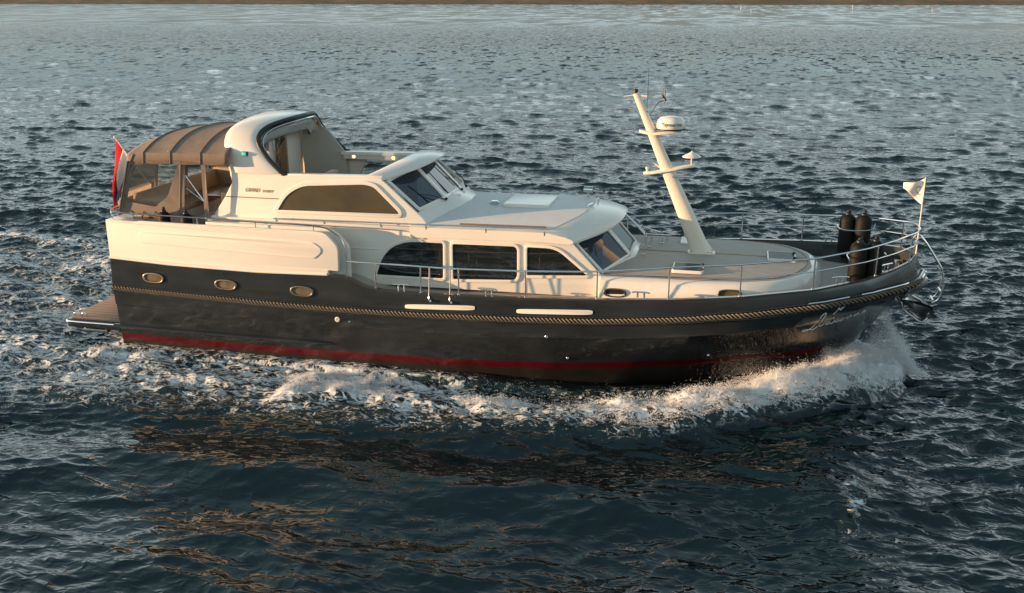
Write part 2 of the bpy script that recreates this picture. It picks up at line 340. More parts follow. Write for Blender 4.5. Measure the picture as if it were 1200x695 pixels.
# white aft bulwark (both sides and across the stern) with rounded forward end
out = [(0.0, 1.775), (1.3, 1.74), (3.2, 1.745), (4.62, 1.80), (4.62, 1.90), (4.82, 1.90), (4.83, 2.34), (4.60, 2.585), (4.4, 2.60), (.75, 2.565), (.62, 2.52), (0.0, 2.515)]
def bulf(s):
    return lambda u, v, w: (u+.0*w, s*(Bg(max(u, 0))-.075+w), v)
def densify(pts, d=.25):
    o = []
    for i in range(len(pts)):
        a = Vector(pts[i]); b = Vector(pts[(i+1) % len(pts)]); n = max(1, int((b-a).length/d))
        o += [a+(b-a)*(k/n) for k in range(n)]
    return o
for s in (-1, 1):
    b = P(plate('bulwark', 'white', densify(rnd(out, [0, 0, 0, .02, .02, .02, .1, .12, .1, .08, .08, .02])), [], .08, .012, bulf(s)))
    rec = densify(rnd([(.72, 2.36), (4.36, 2.40), (4.50, 2.30), (4.50, 2.22), (4.36, 2.10), (.72, 2.14)], [.11, .05, .05, .05, .05, .11]), .3)
    g = plate('panel', 'white', [Vector((p.x, p.y)) for p in rec], [], .02, .008, lambda u, v, w, s=s: (u, s*(Bg(max(u, 0))+.0+w*.9), v)); g.parent = b
    # moulded ledge at its foot
    P(MB().tube([(x, s*(Bg(x)+.012), itp(x, [0, 1.3, 3.2, 4.6], [1.81, 1.775, 1.78, 1.83])) for x in np.linspace(0, 4.6, 30)], .028, 8).build('moulding', 'white'))
    # inner coaming (walkway up to the aft deck)
    P(plate('coaming', 'white', densify(rnd([(2.15, 1.55), (4.95, 1.55), (4.95, 2.30), (4.78, 2.50), (4.55, 2.63), (2.15, 2.62)], [0, 0, .05, .08, .1, 0])), [], .10, .012, side(-1.90, 1) if s < 0 else side(-1.90, -1)))
P(MB().box((-.0, -1.86, 1.80), (.08, 1.86, 2.515)).build('bulwark', 'white', bevel=.015))
P(MB().box((.0, -1.93, 2.515), (.66, -1.35, 2.54)).build('corner_platform', 'white', bevel=.008))
# bulwark handrails
for s in (-1, 1):
    yy = lambda x: s*(Bg(x)-.05)
    h = P(MB().tube(smoothpts([(.15, yy(.15), 2.60), (.15, yy(.1), 2.68), (.6, yy(.6), 2.68), (2.0, yy(2), 2.69), (3.2, yy(3.2), 2.69), (4.35, yy(4.35), 2.69), (4.72, yy(4.7), 2.60), (4.93, yy(4.9), 2.36), (4.95, yy(4.9), 1.78)], 5), .014, 8).build('handrail', 'steel'))
    for x in (.6, 2.0, 3.2, 4.35):
        q = MB().tube([(x, yy(x), 2.56), (x, yy(x), 2.69)], .011, 6).build('stanchion', 'steel'); q.parent = h
# folded boarding ladder on the stern quarter
P(MB().tube([(.75, -1.86, 2.60), (.80, -1.86, 2.72), (.95, -1.86, 2.62), (1.05, -1.86, 2.73), (1.18, -1.86, 2.63)], .014, 6).tube([(.75, -1.86, 2.60), (.95, -1.86, 2.57), (1.2, -1.86, 2.63)], .012, 6).build('folded_bracket', 'wood'))
# stern corner guard rail
for s in (-1, 1):
    P(MB().tube(smoothpts([(.12, s*1.85, 2.5), (.1, s*1.85, 2.72), (.08, s*1.5, 2.74), (.08, s*1.1, 2.72), (.1, s*1.1, 2.5)], 5), .013, 8).tube([(.08, s*1.48, 2.5), (.08, s*1.48, 2.74)], .011, 6).build('corner_rail', 'steel'))

# swim platform
sp = empty('swim_platform'); sp.parent = yacht; sp.location = (-7, 0, 0)
def Q(o, p): o.parent = p; return o
ol = rnd([(-1.28, -1.86), (-.02, -1.86), (-.02, 1.86), (-1.28, 1.86)], [.16, .02, .02, .16])
Q(plate('platform_body', 'hull', ol, [], .16, .03, lambda u, v, w: (u, v, .27+w)), sp)
Q(plate('teak_planks', 'teakp', rnd([(-1.22, -1.80), (-.05, -1.80), (-.05, 1.80), (-1.22, 1.80)], [.13, .01, .01, .13]), [], .016, .002, lambda u, v, w: (u, v, .433+w)), sp)
Q(MB().tube(smoothpts([(-.02, -1.875, .40), (-1.1, -1.875, .40), (-1.26, -1.78, .40), (-1.30, -1.6, .40), (-1.30, 1.6, .40), (-1.26, 1.78, .40), (-1.1, 1.875, .40), (-.02, 1.875, .40)], 6), .022, 8).build('edge_trim', 'steel'), sp)
Q(MB().box((-1.0, -1.7, .13), (-.45, -1.55, .20)).box((-.98, -1.68, .2), (-.94, -1.6, .28)).box((-.52, -1.68, .2), (-.48, -1.6, .28)).build('step', 'steel', bevel=.008), sp)
Q(MB().tube(smoothpts([(-1.15, -1.70, .45), (-1.15, -1.70, .52), (-1.02, -1.70, .52), (-1.02, -1.70, .45)], 3), .012, 6).tube(smoothpts([(-.97, -1.70, .45), (-.97, -1.70, .52), (-.88, -1.70, .52), (-.88, -1.70, .45)], 3), .012, 6).build('grab_handle', 'steel'), sp)
for y in (-1.3, 1.3): Q(MB().add([(0, y-.04, .3), (-.8, y-.04, .3), (0, y-.04, .0), (0, y+.04, .3), (-.8, y+.04, .3), (0, y+.04, .0)], [(0, 1, 2), (3, 5, 4), (0, 3, 4, 1), (1, 4, 5, 2), (2, 5, 3, 0)]).build('bracket', 'hull'), sp)
P(MB().box((-.45, -1.72, .24), (.1, -1.45, .34)).build('stern_trim_tab', 'hull', bevel=.02))

# ------------------------------------------------------------ deckhouse (saloon)
YS = 1.60
dh = empty('deckhouse'); dh.parent = yacht; dh.location = (-7, 0, 0)
wout = [(2.05, 1.5), (9.62, 1.55), (9.62, 1.78), (9.50, 1.90), (8.98, 2.45), (8.90, 2.60), (6.3, 2.64), (2.05, 2.60)]
for s in (-1, 1):
    Q(plate('side_wall', 'white', rnd(wout, [0, 0, .03, .03, .03, .02, 0, 0]), [], .06, .006, (lambda u, v, w, s=s: (u, s*(YS-.06+w), v))), dh)
def wside(off, s): return lambda u, v, w: (u, s*(YS+off+w), v)
WIN = [(rnd([(5.30, 1.70), (6.60, 1.71), (6.61, 2.385), (5.93, 2.375), (5.62, 2.26), (5.42, 2.03)], [.04, .05, .05, .3, .3, .3]), 'glass'),
       (rnd([(6.77, 1.71), (7.97, 1.77), (7.97, 2.40), (6.77, 2.38)], [.04, .12, .10, .05]), 'glass'),
       (rnd([(8.13, 1.87), (9.20, 1.93), (9.18, 1.98), (8.66, 2.40), (8.13, 2.40)], [.04, .05, .05, .18, .05]), 'glass')]
for s in (-1, 1):
    for wo, gm in WIN:
        f = plate('window', 'white', offset(wo, .045), [offset(wo, -.01)], .030, .008, wside(.002, s)); Q(f, dh)
        g = plate('pane', gm, offset(wo, .01), [], .006, 0, wside(.006, s)); Q(g, f)
    # door seam lines and small steel strip on the side
    for x in (8.13, 9.38): Q(MB().box((x-.004, s*(YS+.001)-.002, 1.55), (x+.004, s*(YS+.001)+.003, 1.86)).build('door_seam', 'cap'), dh)
    Q(MB().tube([(4.7, s*(YS+.008), 2.19), (5.35, s*(YS+.008), 2.19)], .008, 6).build('moulding', 'white'), dh)
    for x in (2.6, 3.35, 4.0): pass
# windscreen of the saloon: three raked panes in a white frame
wb = [(9.45, -1.52, 1.96), (9.83, -.52, 2.07), (9.83, .52, 2.07), (9.45, 1.52, 1.96)]; wt = [(8.95, -1.50, 2.47), (9.33, -.52, 2.62), (9.33, .52, 2.62), (8.95, 1.50, 2.47)]
def windscreen(wb, wt, parent, glass, bar=.05, th=.03, names='windscreen'):
    for i in range(3):
        a, b, c, d = Vector(wb[i]), Vector(wb[i+1]), Vector(wt[i+1]), Vector(wt[i])
        ux = (b-a).normalized(); nn = ux.cross((d-a)).normalized()
        if nn.x < 0: nn = -nn
        cc = (a+b+c+d)/4
        def ins(p, k): return p+(cc-p).normalized()*k
        o4 = [a, b, c, d]; i4 = [ins(p, bar*1.5) for p in o4]
        f = MB()
        for k in range(4):
            k2 = (k+1) % 4; vs = [o4[k]-nn*th*.2, o4[k2]-nn*th*.2, i4[k2]-nn*th*.2, i4[k]-nn*th*.2]; f.add([tuple(v) for v in vs]+[tuple(v+nn*th) for v in vs], [(0,1,2,3), (4,7,6,5), (0,4,5,1), (1,5,6,2), (2,6,7,3), (3,7,4,0)])
        fo = f.build('windscreen', 'white', parent)
        g5 = [ins(p, bar*1.3) for p in o4]; MBg = MB().add([tuple(v+nn*.002) for v in g5]+[tuple(v-nn*.012) for v in g5], [(0,1,2,3), (7,6,5,4), (0,4,5,1), (1,5,6,2), (2,6,7,3), (3,7,4,0)])
        Q(MBg.build('pane', glass, None, smooth=False), fo)
        g6 = [ins(p, bar*1.22) for p in o4]; g7 = [ins(p, bar*1.55) for p in o4]; gs = MB()
        for k in range(4):
            k2 = (k+1) % 4; gs.add([tuple(v+nn*(th*.81)) for v in (g6[k], g6[k2], g7[k2], g7[k])], [(0,1,2,3)])
windscreen(wb, wt, dh, 'wsglass')
# coaming under the windscreen, lofted across
def arc3(xc, half, xe, zc, ze, n=17): return [(xc-(xc-xe)*abs(t)**2.2, t*half, zc-(zc-ze)*abs(t)**2) for t in np.linspace(-1, 1, n)]
A = [(9.44, -1.56, 1.95), (9.50, -1.4, 1.98), (9.65, -1.0, 2.03), (9.84, -.52, 2.075), (9.845, 0, 2.08), (9.84, .52, 2.075), (9.65, 1.0, 2.03), (9.5, 1.4, 1.98), (9.44, 1.56, 1.95)]
B_ = [(9.62, -1.60, 1.80), (9.72, -1.42, 1.86), (9.90, -1.0, 1.93), (10.06, -.5, 1.99), (10.10, 0, 2.0), (10.06, .5, 1.99), (9.90, 1.0, 1.93), (9.72, 1.42, 1.86), (9.62, 1.60, 1.80)]
C_ = [(x+.02, y, z-.35) for x, y, z in B_]; D_ = [(x-.4, y, z) for x, y, z in C_]
Q(MB().loft([[p[i] for p in (A, B_, C_, D_)] for i in range(9)]).build('windscreen_base', 'white', bevel=.012), dh)
# roof with visor
ys = np.linspace(-1, 1, 33); rings = []
def rl(t):  # plan of the lip, fold, at transverse parameter t
    a = abs(t)
    lipx = 9.68-.72*a**2.6; foldx = 9.20-.62*a**2.2
    return lipx, foldx
yR = 1.66
for t in ys:
    y = t*yR; lip, fold = rl(t); a = abs(t); cam_ = .17*(1-a*a)
    zt = 2.70+cam_ - .03*a**8; zl = 2.50+.20*(1-a**1.8); ztl = zl+.055
    rings.append([(6.0, y, zt-.02), (fold-.5, y, zt), (fold-.08, y, zt-.002), (fold+.06, y, zt-.03), ((fold+lip)/2+.05, y, (zt*.5+ztl*.5)-.005), (lip-.03, y, ztl+.01), (lip, y, ztl-.02), (lip-.01, y, zl), (lip-.08, y, zl-.012), (fold-.1, y, zl-.0), (6.0, y, 2.46)])
roof = MB().loft(rings).build('roof', 'white', dh, bevel=0)
# crisp non-skid sheet over the flat part of the roof
ns = MB(); g = []
for t in np.linspace(-.93, .93, 25):
    y = t*yR; lip, fold = rl(t); a = abs(t)
    for x in np.linspace(6.35, fold-.13, 8): g.append((x, y, 2.70+.17*(1-a*a)-.03*a**8+.006-.02*max(0, (fold-.5-x))/(fold-6.5)))
ns.add(g, [(i*8+j, i*8+j+1, (i+1)*8+j+1, (i+1)*8+j) for i in range(24) for j in range(7)]); Q(ns.build('nonskid_panel', 'nonskid'), roof)
def rz(x, y): a = abs(y)/yR; return 2.70+.17*(1-a*a)+.004
# roof furniture
hf = rnd([(7.42, -.50), (8.28, -.50), (8.28, .62), (7.42, .62)], .09)
ht = Q(plate('roof_hatch', 'white', hf, [], .05, .015, lambda u, v, w: (u, v, rz(u, v)-.01+w)), dh)
Q(MB().lathe([(.085, 0), (.085, .02), (.06, .045), (.0, .05)], (7.22, -.28, rz(7.22, .28)), 20).build('roof_vent', 'steel'), dh)
Q(MB().tube([(8.82, .9, rz(8.8, .9)), (8.82, .9, rz(8.8, .9)+.10)], .02, 8).lathe([(.0, -.09), (.055, -.09), (.065, 0), (.065, .09), (.0, .09)], (8.82, .9, rz(8.8, .9)+.15), 16, axis=(1, 0, 0)).build('searchlight', 'steel'), dh)
for (x0, y0), (x1, y1) in (((9.00, -.42), (9.08, -.18)), ((9.12, .22), (9.08, .45))):
    Q(MB().tube(smoothpts([(x0, y0, rz(x0, y0)), (x0, y0, rz(x0, y0)+.06), (x1, y1, rz(x1, y1)+.06), (x1, y1, rz(x1, y1))], 3), .011, 6).build('grab_handle', 'steel'), dh)
for s in (-1, 1):
    zz = 2.70
    h = Q(MB().tube([(3.35, s*1.66, 2.675), (6.3, s*1.665, 2.71), (8.50, s*1.64, 2.745)], .013, 8).build('handrail', 'steel'), dh)
    for x in (3.4, 4.35, 5.45, 6.3, 7.4, 8.45): Q(MB().tube([(x, s*1.655, 2.62), (x, s*1.66, 2.70)], .010, 6).build('stanchion', 'steel'), h)
Q(MB().tube([(6.92, -1.625, 2.745), (8.47, -1.605, 2.765)], .015, 8).build('boat_hook', 'canvas2'), dh)
# upper ledge aft: from the roof level under the pilothouse, walkway
Q(MB().box((2.05, -1.655, 2.585), (6.30, 1.655, 2.645)).build('ledge', 'white', bevel=.012), dh)

# ------------------------------------------------------------ pilothouse with arch
ph = empty('pilothouse'); ph.parent = yacht; ph.location = (-7, 0, 0)
YP = 1.50
pout = [(2.03, 2.60), (6.32, 2.645), (6.20, 2.80), (5.50, 3.40), (5.40, 3.47), (5.10, 3.485), (3.54, 3.47), (2.45, 3.47), (2.49, 3.28), (2.30, 2.96)]
for s in (-1, 1):
    fr = lambda u, v, w, s=s: (u, s*(YP+.055*max(0, (3.47-v))/.87 - .06 + w), v)
    holes = [rnd([(3.74, 2.80), (4.95, 2.80), (4.86, 3.33), (4.00, 3.33)], .05)] if s > 0 else []
    wl = Q(plate('side_wall', 'white', densify(rnd(pout, [0, 0, .03, .05, .03, .05, 0, 0, .05, .2]), .3), holes, .06, .008, fr), ph)
    if s > 0:
        Q(plate('pane', 'clearg', rnd([(3.71, 2.78), (4.97, 2.78), (4.88, 3.35), (3.98, 3.35)], .05), [], .006, 0, lambda u, v, w: (u, YP-.02+w, v)), wl)
    else:
        ww = rnd([(3.37, 2.80), (5.78, 2.835), (5.77, 2.90), (5.30, 3.34), (5.12, 3.375), (3.90, 3.30), (3.58, 3.12)], [.03, .05, .05, .12, .12, .28, .28], 7)
        fo = lambda o: (lambda u, v, w: (u, -(YP+.055*max(0, (3.47-v))/.87+o+w), v))
        f = Q(plate('window', 'white', offset(ww, .05), [offset(ww, -.01)], .030, .008, fo(.002)), ph); Q(plate('pane', 'olive', offset(ww, .012), [], .006, 0, fo(.006)), f)
        # moulded crease running aft from the window
        Q(MB().tube([(2.32, -1.545, 3.02), (3.42, -1.545, 3.02)], .008, 6).build('crease', 'canvas2'), ph)
        Q(MB().tube([(2.5, -1.513, 3.47), (3.5, -1.513, 3.47)], .006, 6).build('crease', 'cream'), ph)
# coaming tops inside and out
for s in (-1, 1):
    Q(MB().loft([[(x, s*(YP+.004), z-.03), (x, s*(YP-.005), z+.012), (x, s*(YP-.15-.09*(s > 0)), z+.012), (x, s*(YP-.16-.09*(s > 0)), z-.06), (x, s*(YP-.02), z-.06)] for x, z in ((3.50, 3.475), (4.3, 3.485), (5.15, 3.50), (5.45, 3.51))]).build('coaming', 'white', None, bevel=.006), ph)
# the arch: shell lofted over the beam, aft edge and forward rim both curved
prof = [(-1.50, 3.47), (-1.50, 3.60), (-1.485, 3.80), (-1.45, 3.97), (-1.38, 4.10), (-1.27, 4.20), (-1.10, 4.275), (-.85, 4.33), (-.5, 4.375), (-.2, 4.39), (0, 4.395)]
prof = prof+[(-y, z) for y, z in prof[-2::-1]]
def xa(y, z): return itp(z, [3.3, 3.5, 3.75, 4.05, 4.2, 4.3, 4.4], [2.49, 2.44, 2.38, 2.34, 2.34, 2.36, 2.40])
def xf(y, z):
    base = itp(z, [3.47, 3.76, 4.0, 4.12, 4.22, 4.3, 4.35, 4.4], [3.53, 3.22, 3.03, 2.99, 3.00, 3.06, 3.16, 3.32])
    return base
pp = smoothpts([(0, y, z) for y, z in prof], 3); rings = []
for i, p in enumerate(pp):
    a = pp[max(0, i-1)]; b = pp[min(len(pp)-1, i+1)]; t = (b-a).normalized(); n = Vector((0, -t.z, t.y));  n = n if n.z*1+abs(p.y)*0 >= 0 or n.y*p.y > 0 else -n
    if n.y*p.y < 0 and abs(p.y) > .3: n = -n
    A0, F0 = xa(p.y, p.z), xf(p.y, p.z); th = .055; bulge = .035
    o = []
    for k, u in enumerate((0, .04, .25, .5, .75, .96, 1)):
        q = p + n*(bulge*math.sin(PI*u)-(.02 if u in (0, 1) else 0)); o.append((A0+(F0-A0)*u, q.y, q.z))
    for u in (1, .5, 0):
        q = p - n*th; o.append((A0+.01+(F0-A0-.02)*u, q.y, q.z))
    rings.append(o)
arch = Q(MB().loft(rings).build('arch', 'white'), ph)
rim = []
for p in pp:
    rim.append((xf(p.y, p.z)+.012, p.y*.985, p.z-.02))
rim = [(3.62, -1.455, 3.46)]+rim[1:-1]+[(3.62, 1.455, 3.46)]
Q(MB().tube(rim, .046, 8).build('opening_seal', 'rubber'), arch)
rim2 = [(x+.05, y*.955, z-.055) for x, y, z in rim]
Q(MB().tube(rim2[2:-2], .022, 8).build('inner_seal', 'steel'), arch)
# rolled sliding roof tucked under the arch: light liner and head band
lin = []
for p in pp[2:-2]:
    lin.append([(2.42, p.y*.94, p.z-.10), (xf(p.y, p.z)-.03, p.y*.94, p.z-.10), (xf(p.y, p.z)-.03, p.y*.935, p.z-.12), (2.42, p.y*.935, p.z-.12)])
Q(MB().loft(lin).build('headliner', 'white'), arch)
vp = []
for p in [q_ for q_ in pp if q_.z > 4.16]:
    x1 = xf(p.y, p.z); vp.append([(x1-.02, p.y*.965, p.z-.05), (x1+.0, p.y*.90, p.z-.16), (x1-.10, p.y*.84, p.z-.31), (x1-.14, p.y*.84, p.z-.31), (x1-.06, p.y*.96, p.z-.07)])
Q(MB().loft(vp).build('roof_blind', 'vinyl'), arch)
Q(MB().tube([(v[2][0]+.0, v[2][1], v[2][2]) for v in vp], .022, 8).build('blind_rail', 'cap'), arch)
# navigation light, model lettering
nl = Q(MB().box((2.76, -1.575, 3.80), (2.84, -1.525, 3.86)).build('navigation_light', 'green_lamp', None, bevel=.012), ph); Q(MB().box((2.75, -1.545, 3.79), (2.86, -1.49, 3.87)).build('housing', 'blackp', None, bevel=.01), nl)
def text(body, size, m, fr, name, parent, shear=0, th=.004, align='LEFT'):
    cu = bpy.data.curves.new('t', 'FONT'); cu.body = body; cu.size = size; cu.extrude = th/2; cu.shear = shear; cu.align_x = align; cu.resolution_u = 3
    to = bpy.data.objects.new('t', cu); col.objects.link(to); dg = bpy.context.evaluated_depsgraph_get(); me = bpy.data.meshes.new_from_object(to.evaluated_get(dg))
    bpy.data.objects.remove(to); bpy.data.curves.remove(cu)
    for v in me.vertices: v.co = Vector(fr(v.co.x, v.co.y, v.co.z+th/2))
    me.materials.clear(); me.name = name; o = link(name, me, m, parent, False); return o
text('GRAND', .105, 'bronze', lambda u, v, w: (2.74+u*.80, -1.523-w, 3.125+v), 'lettering', ph, .3)
text('STURDY', .075, 'bronze', lambda u, v, w: (3.09+u*.80, -1.523-w, 3.125+v), 'lettering', ph, .3)
# aft bulkhead with door and frames, seen through the opening
bk = empty('aft_bulkhead'); Q(bk, ph)
bo = [(-1.42, 2.6), (1.42, 2.6), (1.42, 3.7), (1.30, 4.02), (.9, 4.2), (0, 4.27), (-.9, 4.2), (-1.30, 4.02), (-1.42, 3.7)]
fx = lambda x0: (lambda u, v, w: (x0+w, u, v))
Q(plate('bulkhead_panel', 'white', bo, [rnd([(-1.15, 2.7), (-.1, 2.7), (-.1, 4.02), (-1.15, 3.85)], .08), rnd([(.1, 2.7), (.62, 2.7), (.62, 4.05), (.1, 4.05)], .06)], .05, .006, fx(2.50)), bk)
Q(plate('door_frame', 'white', rnd([(-1.2, 2.66), (-.05, 2.66), (-.05, 4.07), (-1.2, 3.9)], .09), [rnd([(-1.1, 2.72), (-.14, 2.72), (-.14, 3.98), (-1.1, 3.82)], .06)], .07, .01, fx(2.52)), bk)
Q(plate('window_frame', 'steel', rnd([(.07, 2.66), (.66, 2.66), (.66, 4.09), (.07, 4.09)], .07), [rnd([(.14, 2.8), (.58, 2.8), (.58, 3.98), (.14, 3.98)], .05)], .07, .01, fx(2.52)), bk)
Q(plate('pane', 'clearg', [(.1, 2.7), (.62, 2.7), (.62, 4.05), (.1, 4.05)], [], .006, 0, fx(2.515)), bk)
Q(plate('door_panel', 'wood', [(.22, 2.7), (.5, 2.7), (.5, 3.85), (.22, 3.7)], [], .03, .004, fx(2.60)), bk)
# port inner lining with curved head: the pale panel seen inside the arch
Q(plate('lining_panel', 'panel', rnd([(2.62, 2.7), (3.62, 2.7), (3.58, 3.46), (3.20, 3.93), (3.0, 4.04), (2.72, 4.02), (2.62, 3.9)], [0, 0, .05, .12, .12, .1, .1]), [], .03, .006, lambda u, v, w: (u, 1.33+w, v)), ph)
# cabin sole, helm seat, dashboard inside
Q(MB().box((2.2, -1.4, 2.0), (6.1, 1.4, 2.66)).build('cabin_sole', 'wood'), ph)
hs = empty('helm_seat'); Q(hs, ph)
Q(MB().box((4.0, -1.0, 2.66), (4.5, -.1, 3.0)).build('seat', 'beige', None, bevel=.05), hs); Q(MB().box((3.88, -1.0, 3.0), (4.03, -.1, 3.36)).build('backrest', 'beige', None, bevel=.05), hs)
ds = Q(MB().add([(5.0, -1.35, 2.66), (5.0, 1.35, 2.66), (5.0, 1.35, 3.0), (5.0, -1.35, 3.0), (5.95, -1.35, 2.66), (5.95, 1.35, 2.66), (5.95, 1.35, 2.9), (5.95, -1.35, 2.9), (5.3, -1.35, 3.08), (5.3, 1.35, 3.08)], [(0,1,5,4), (0,3,2,1), (3,8,9,2), (8,7,6,9), (4,5,6,7), (0,4,7,8,3), (1,2,9,6,5)]).build('dashboard', 'cap', None, bevel=.02), ph)
Q(MB().tube([(4.92+.0*math.sin(a), -.75+.19*math.cos(a), 3.02+.19*math.sin(a)) for a in np.linspace(0, 2*PI, 25)[:-1]], .014, 6, closed=True).build('steering_wheel', 'wood'), ds)
for x in (3.78, 4.66): Q(MB().lathe([(.035, 0), (.035, -.02), (.0, -.022)], (x, 1.267, 3.39), 12, axis=(0, -1, 0)).build('downlight', 'warm_lamp'), ph)
Q(MB().box((3.55, 1.27, 3.335), (5.2, 1.36, 3.44)).build('trim_strip', 'white', None, bevel=.006), ph)
# brow over the windscreen
rings = []
for t in np.linspace(-1, 1, 31):
    a = abs(t); y = t*1.50; c = 1-a**2
    xi, zi = 5.13+.40*(1-a**2.0), 3.50+.20*(1-a**1.8); xo, zo = 5.44+.64*(1-a**2.4), 3.43+.205*(1-a**1.8)
    rings.append([(xi-.02, y, zi-.06), (xi, y, zi+.006), (xi+.05, y, zi+.018), ((xi+xo)/2, y, (zi+zo)/2+.055), (xo-.04, y, zo+.055), (xo, y, zo+.03), (xo, y, zo), (xo-.06, y, zo-.02), (xi+.1, y, zi-.08)])
Q(MB().loft(rings).build('brow', 'white'), ph)
pwb = [(6.12, -1.46, 2.90), (6.33, -.52, 2.965), (6.33, .52, 2.965), (6.12, 1.46, 2.90)]; pwt = [(5.50, -1.43, 3.42), (5.74, -.50, 3.55), (5.74, .50, 3.55), (5.50, 1.43, 3.42)]
windscreen(pwb, pwt, ph, 'wsglass')
A = [(6.10, -1.50, 2.88), (6.2, -1.1, 2.93), (6.33, -.52, 2.97), (6.35, 0, 2.98), (6.33, .52, 2.97), (6.2, 1.1, 2.93), (6.10, 1.50, 2.88)]
B_ = [(6.32, -1.53, 2.66), (6.50, -1.1, 2.76), (6.66, -.52, 2.84), (6.70, 0, 2.86), (6.66, .52, 2.84), (6.50, 1.1, 2.76), (6.32, 1.53, 2.66)]
Q(MB().loft([[A[i], B_[i], (B_[i][0], B_[i][1], 2.5), (A[i][0]-.3, A[i][1], 2.5)] for i in range(7)]).build('windscreen_base', 'white'), ph)
def wiper(p0, p1, off=.05):
    p0 = Vector(p0); p1 = Vector(p1); d = (p1-p0).normalized(); 
    wq = Q(MB().tube([p0, p0+(p1-p0)*.5+Vector((.02, 0, .03)), p1], [.014, .010, .008], 6).lathe([(.025, 0), (.025, .04), (0, .05)], p0, 10, axis=(.6, -.1, .7)).build('wiper', 'rubber'), ph)
    sdv = Vector((-.45, 0, .42)).normalized()
    Q(MB().tube([p1-sdv*.20-d*.1, p1+sdv*.24+d*.0], .009, 6).build('blade', 'rubber'), wq)
wiper((6.36, -.62, 2.96), (5.98, -1.12, 3.14)); wiper((6.44, .15, 3.00), (6.12, .02, 3.30)); wiper((6.40, .62, 2.98), (6.12, 1.08, 3.15))

# ------------------------------------------------------------ cockpit canopy
cn = empty('cockpit_canopy'); cn.parent = yacht; cn.location = (-7, 0, 0)
def cz(x, t):   # canopy height over transverse parameter t
    a = abs(t); crown = itp(x, [.44, .8, 1.3, 2.5], [3.91, 4.05, 4.13, 4.20]); edge = itp(x, [.44, .85, 2.6], [3.75, 3.81, 3.84])
    return edge+(crown-edge)*(1-a**2.6)
bows = [.80, 1.36, 1.98]; rings = []
for x in np.linspace(.44, 2.52, 34):
    r = []; sag = 0
    for b0, b1_ in zip([.44]+bows, bows+[2.52]):
        if b0 <= x <= b1_: sag = .014*math.sin(PI*(x-b0)/(b1_-b0))
    for t in np.linspace(-1, 1, 33):
        xx = x - (.15*(1-abs(t)**2)*(2.52-x)/2.2); yh = 1.665
        r.append((xx, t*yh, cz(x, t)-sag))
    r = [(r[0][0], -1.70, r[0][2]-.20)]+r+[(r[-1][0], 1.70, r[-1][2]-.20)]
    rings.append(r)
top = MB().loft(rings, closed=False, caps=False); tpo = Q(top.build('canopy_top', 'canvas'), cn)
sm = tpo.modifiers.new('s', 'SOLIDIFY'); sm.thickness = .012
for b0 in bows:
    pts = [(b0-(.15*(1-abs(t)**2)*(2.52-b0)/2.2), t*1.67, cz(b0, t)+.006) for t in np.linspace(-1, 1, 33)]
    Q(MB().tube([(pts[0][0], -1.707, pts[0][2]-.21)]+pts+[(pts[-1][0], 1.707, pts[-1][2]-.21)], .012, 8).build('canopy_bow', 'canvas2'), cn)
# side curtains with clear panels
for s in (-1, 1):
    fr = lambda u, v, w, s=s: (u, s*(1.72-.05*(v-2.6)/1.1+.012*math.sin(u*11+v*5)+w), v)
    oc = [(.20, 2.62), (2.07, 2.62), (2.07, 3.70), (.50, 3.66)]
    hA = rnd([(.36, 2.88), (.95, 2.80), (1.22, 2.97), (1.52, 3.64), (.66, 3.60), (.52, 3.42)], [.05, .05, .1, .03, .08, .08])
    hB = rnd([(1.56, 2.68), (1.98, 2.68), (1.98, 3.66), (1.64, 3.66)], .03); hC = rnd([(2.04, 2.68), (2.12, 2.68), (2.4, 3.3), (2.40, 3.66), (2.04, 3.66)], .03)
    c = Q(plate('side_curtain', 'canvas', densify(oc, .12), [hA, hB], .012, 0, fr), cn)
    Q(plate('clear_panel', 'clear', offset(hA, .01), [], .003, 0, lambda u, v, w, s=s: (u, s*(1.723-.05*(v-2.6)/1.1+.01*math.sin(u*9+v*6)+w), v)), c)
    Q(MB().tube([(1.47, s*1.72, 2.62), (1.50, s*1.70, 3.0), (1.57, s*1.68, 3.66)], .020, 8).build('zip_post', 'canvas2'), cn)
    Q(MB().tube([(.22, s*1.73, 2.62), (.34, s*1.71, 3.1), (.50, s*1.69, 3.60), (.58, s*1.66, 3.76)], .026, 8).build('corner_post', 'canvas'), cn)
    Q(MB().tube([(1.95, s*1.62, 2.2), (1.95, s*1.60, 3.75)], .016, 6).tube([(1.95, s*1.62, 2.9), (.7, s*1.62, 3.8)], .013, 6).tube([(1.95, s*1.62, 2.9), (1.28, s*1.62, 3.85)], .013, 6).build('frame_tube', 'steel'), cn)
oc = [(-1.80, 2.60), (1.80, 2.60), (1.74, 3.64), (-1.74, 3.64)]
fr = lambda u, v, w: (.20+.30*(v-2.6)/1.05-.15*(1-(abs(u)/1.8)**2)*((v-2.6)/1.05)-w, u, v)
c = Q(plate('rear_curtain', 'canvas', densify(oc, .12), [densify(rnd([(x0, 2.86), (x1, 2.86), (x1, 3.56), (x0, 3.56)], .06), .15) for x0, x1 in ((-1.55, -.62), (-.5, .5), (.62, 1.55))], .010, 0, fr), cn)
for x0, x1 in ((-1.55, -.62), (-.5, .5), (.62, 1.55)): Q(plate('clear_panel', 'clear', densify([(x0-.02, 2.84), (x1+.02, 2.84), (x1+.02, 3.58), (x0-.02, 3.58)], .15), [], .003, 0, lambda u, v, w: tuple(Vector(fr(u, v, 0))+Vector((.004, 0, 0)))), c)
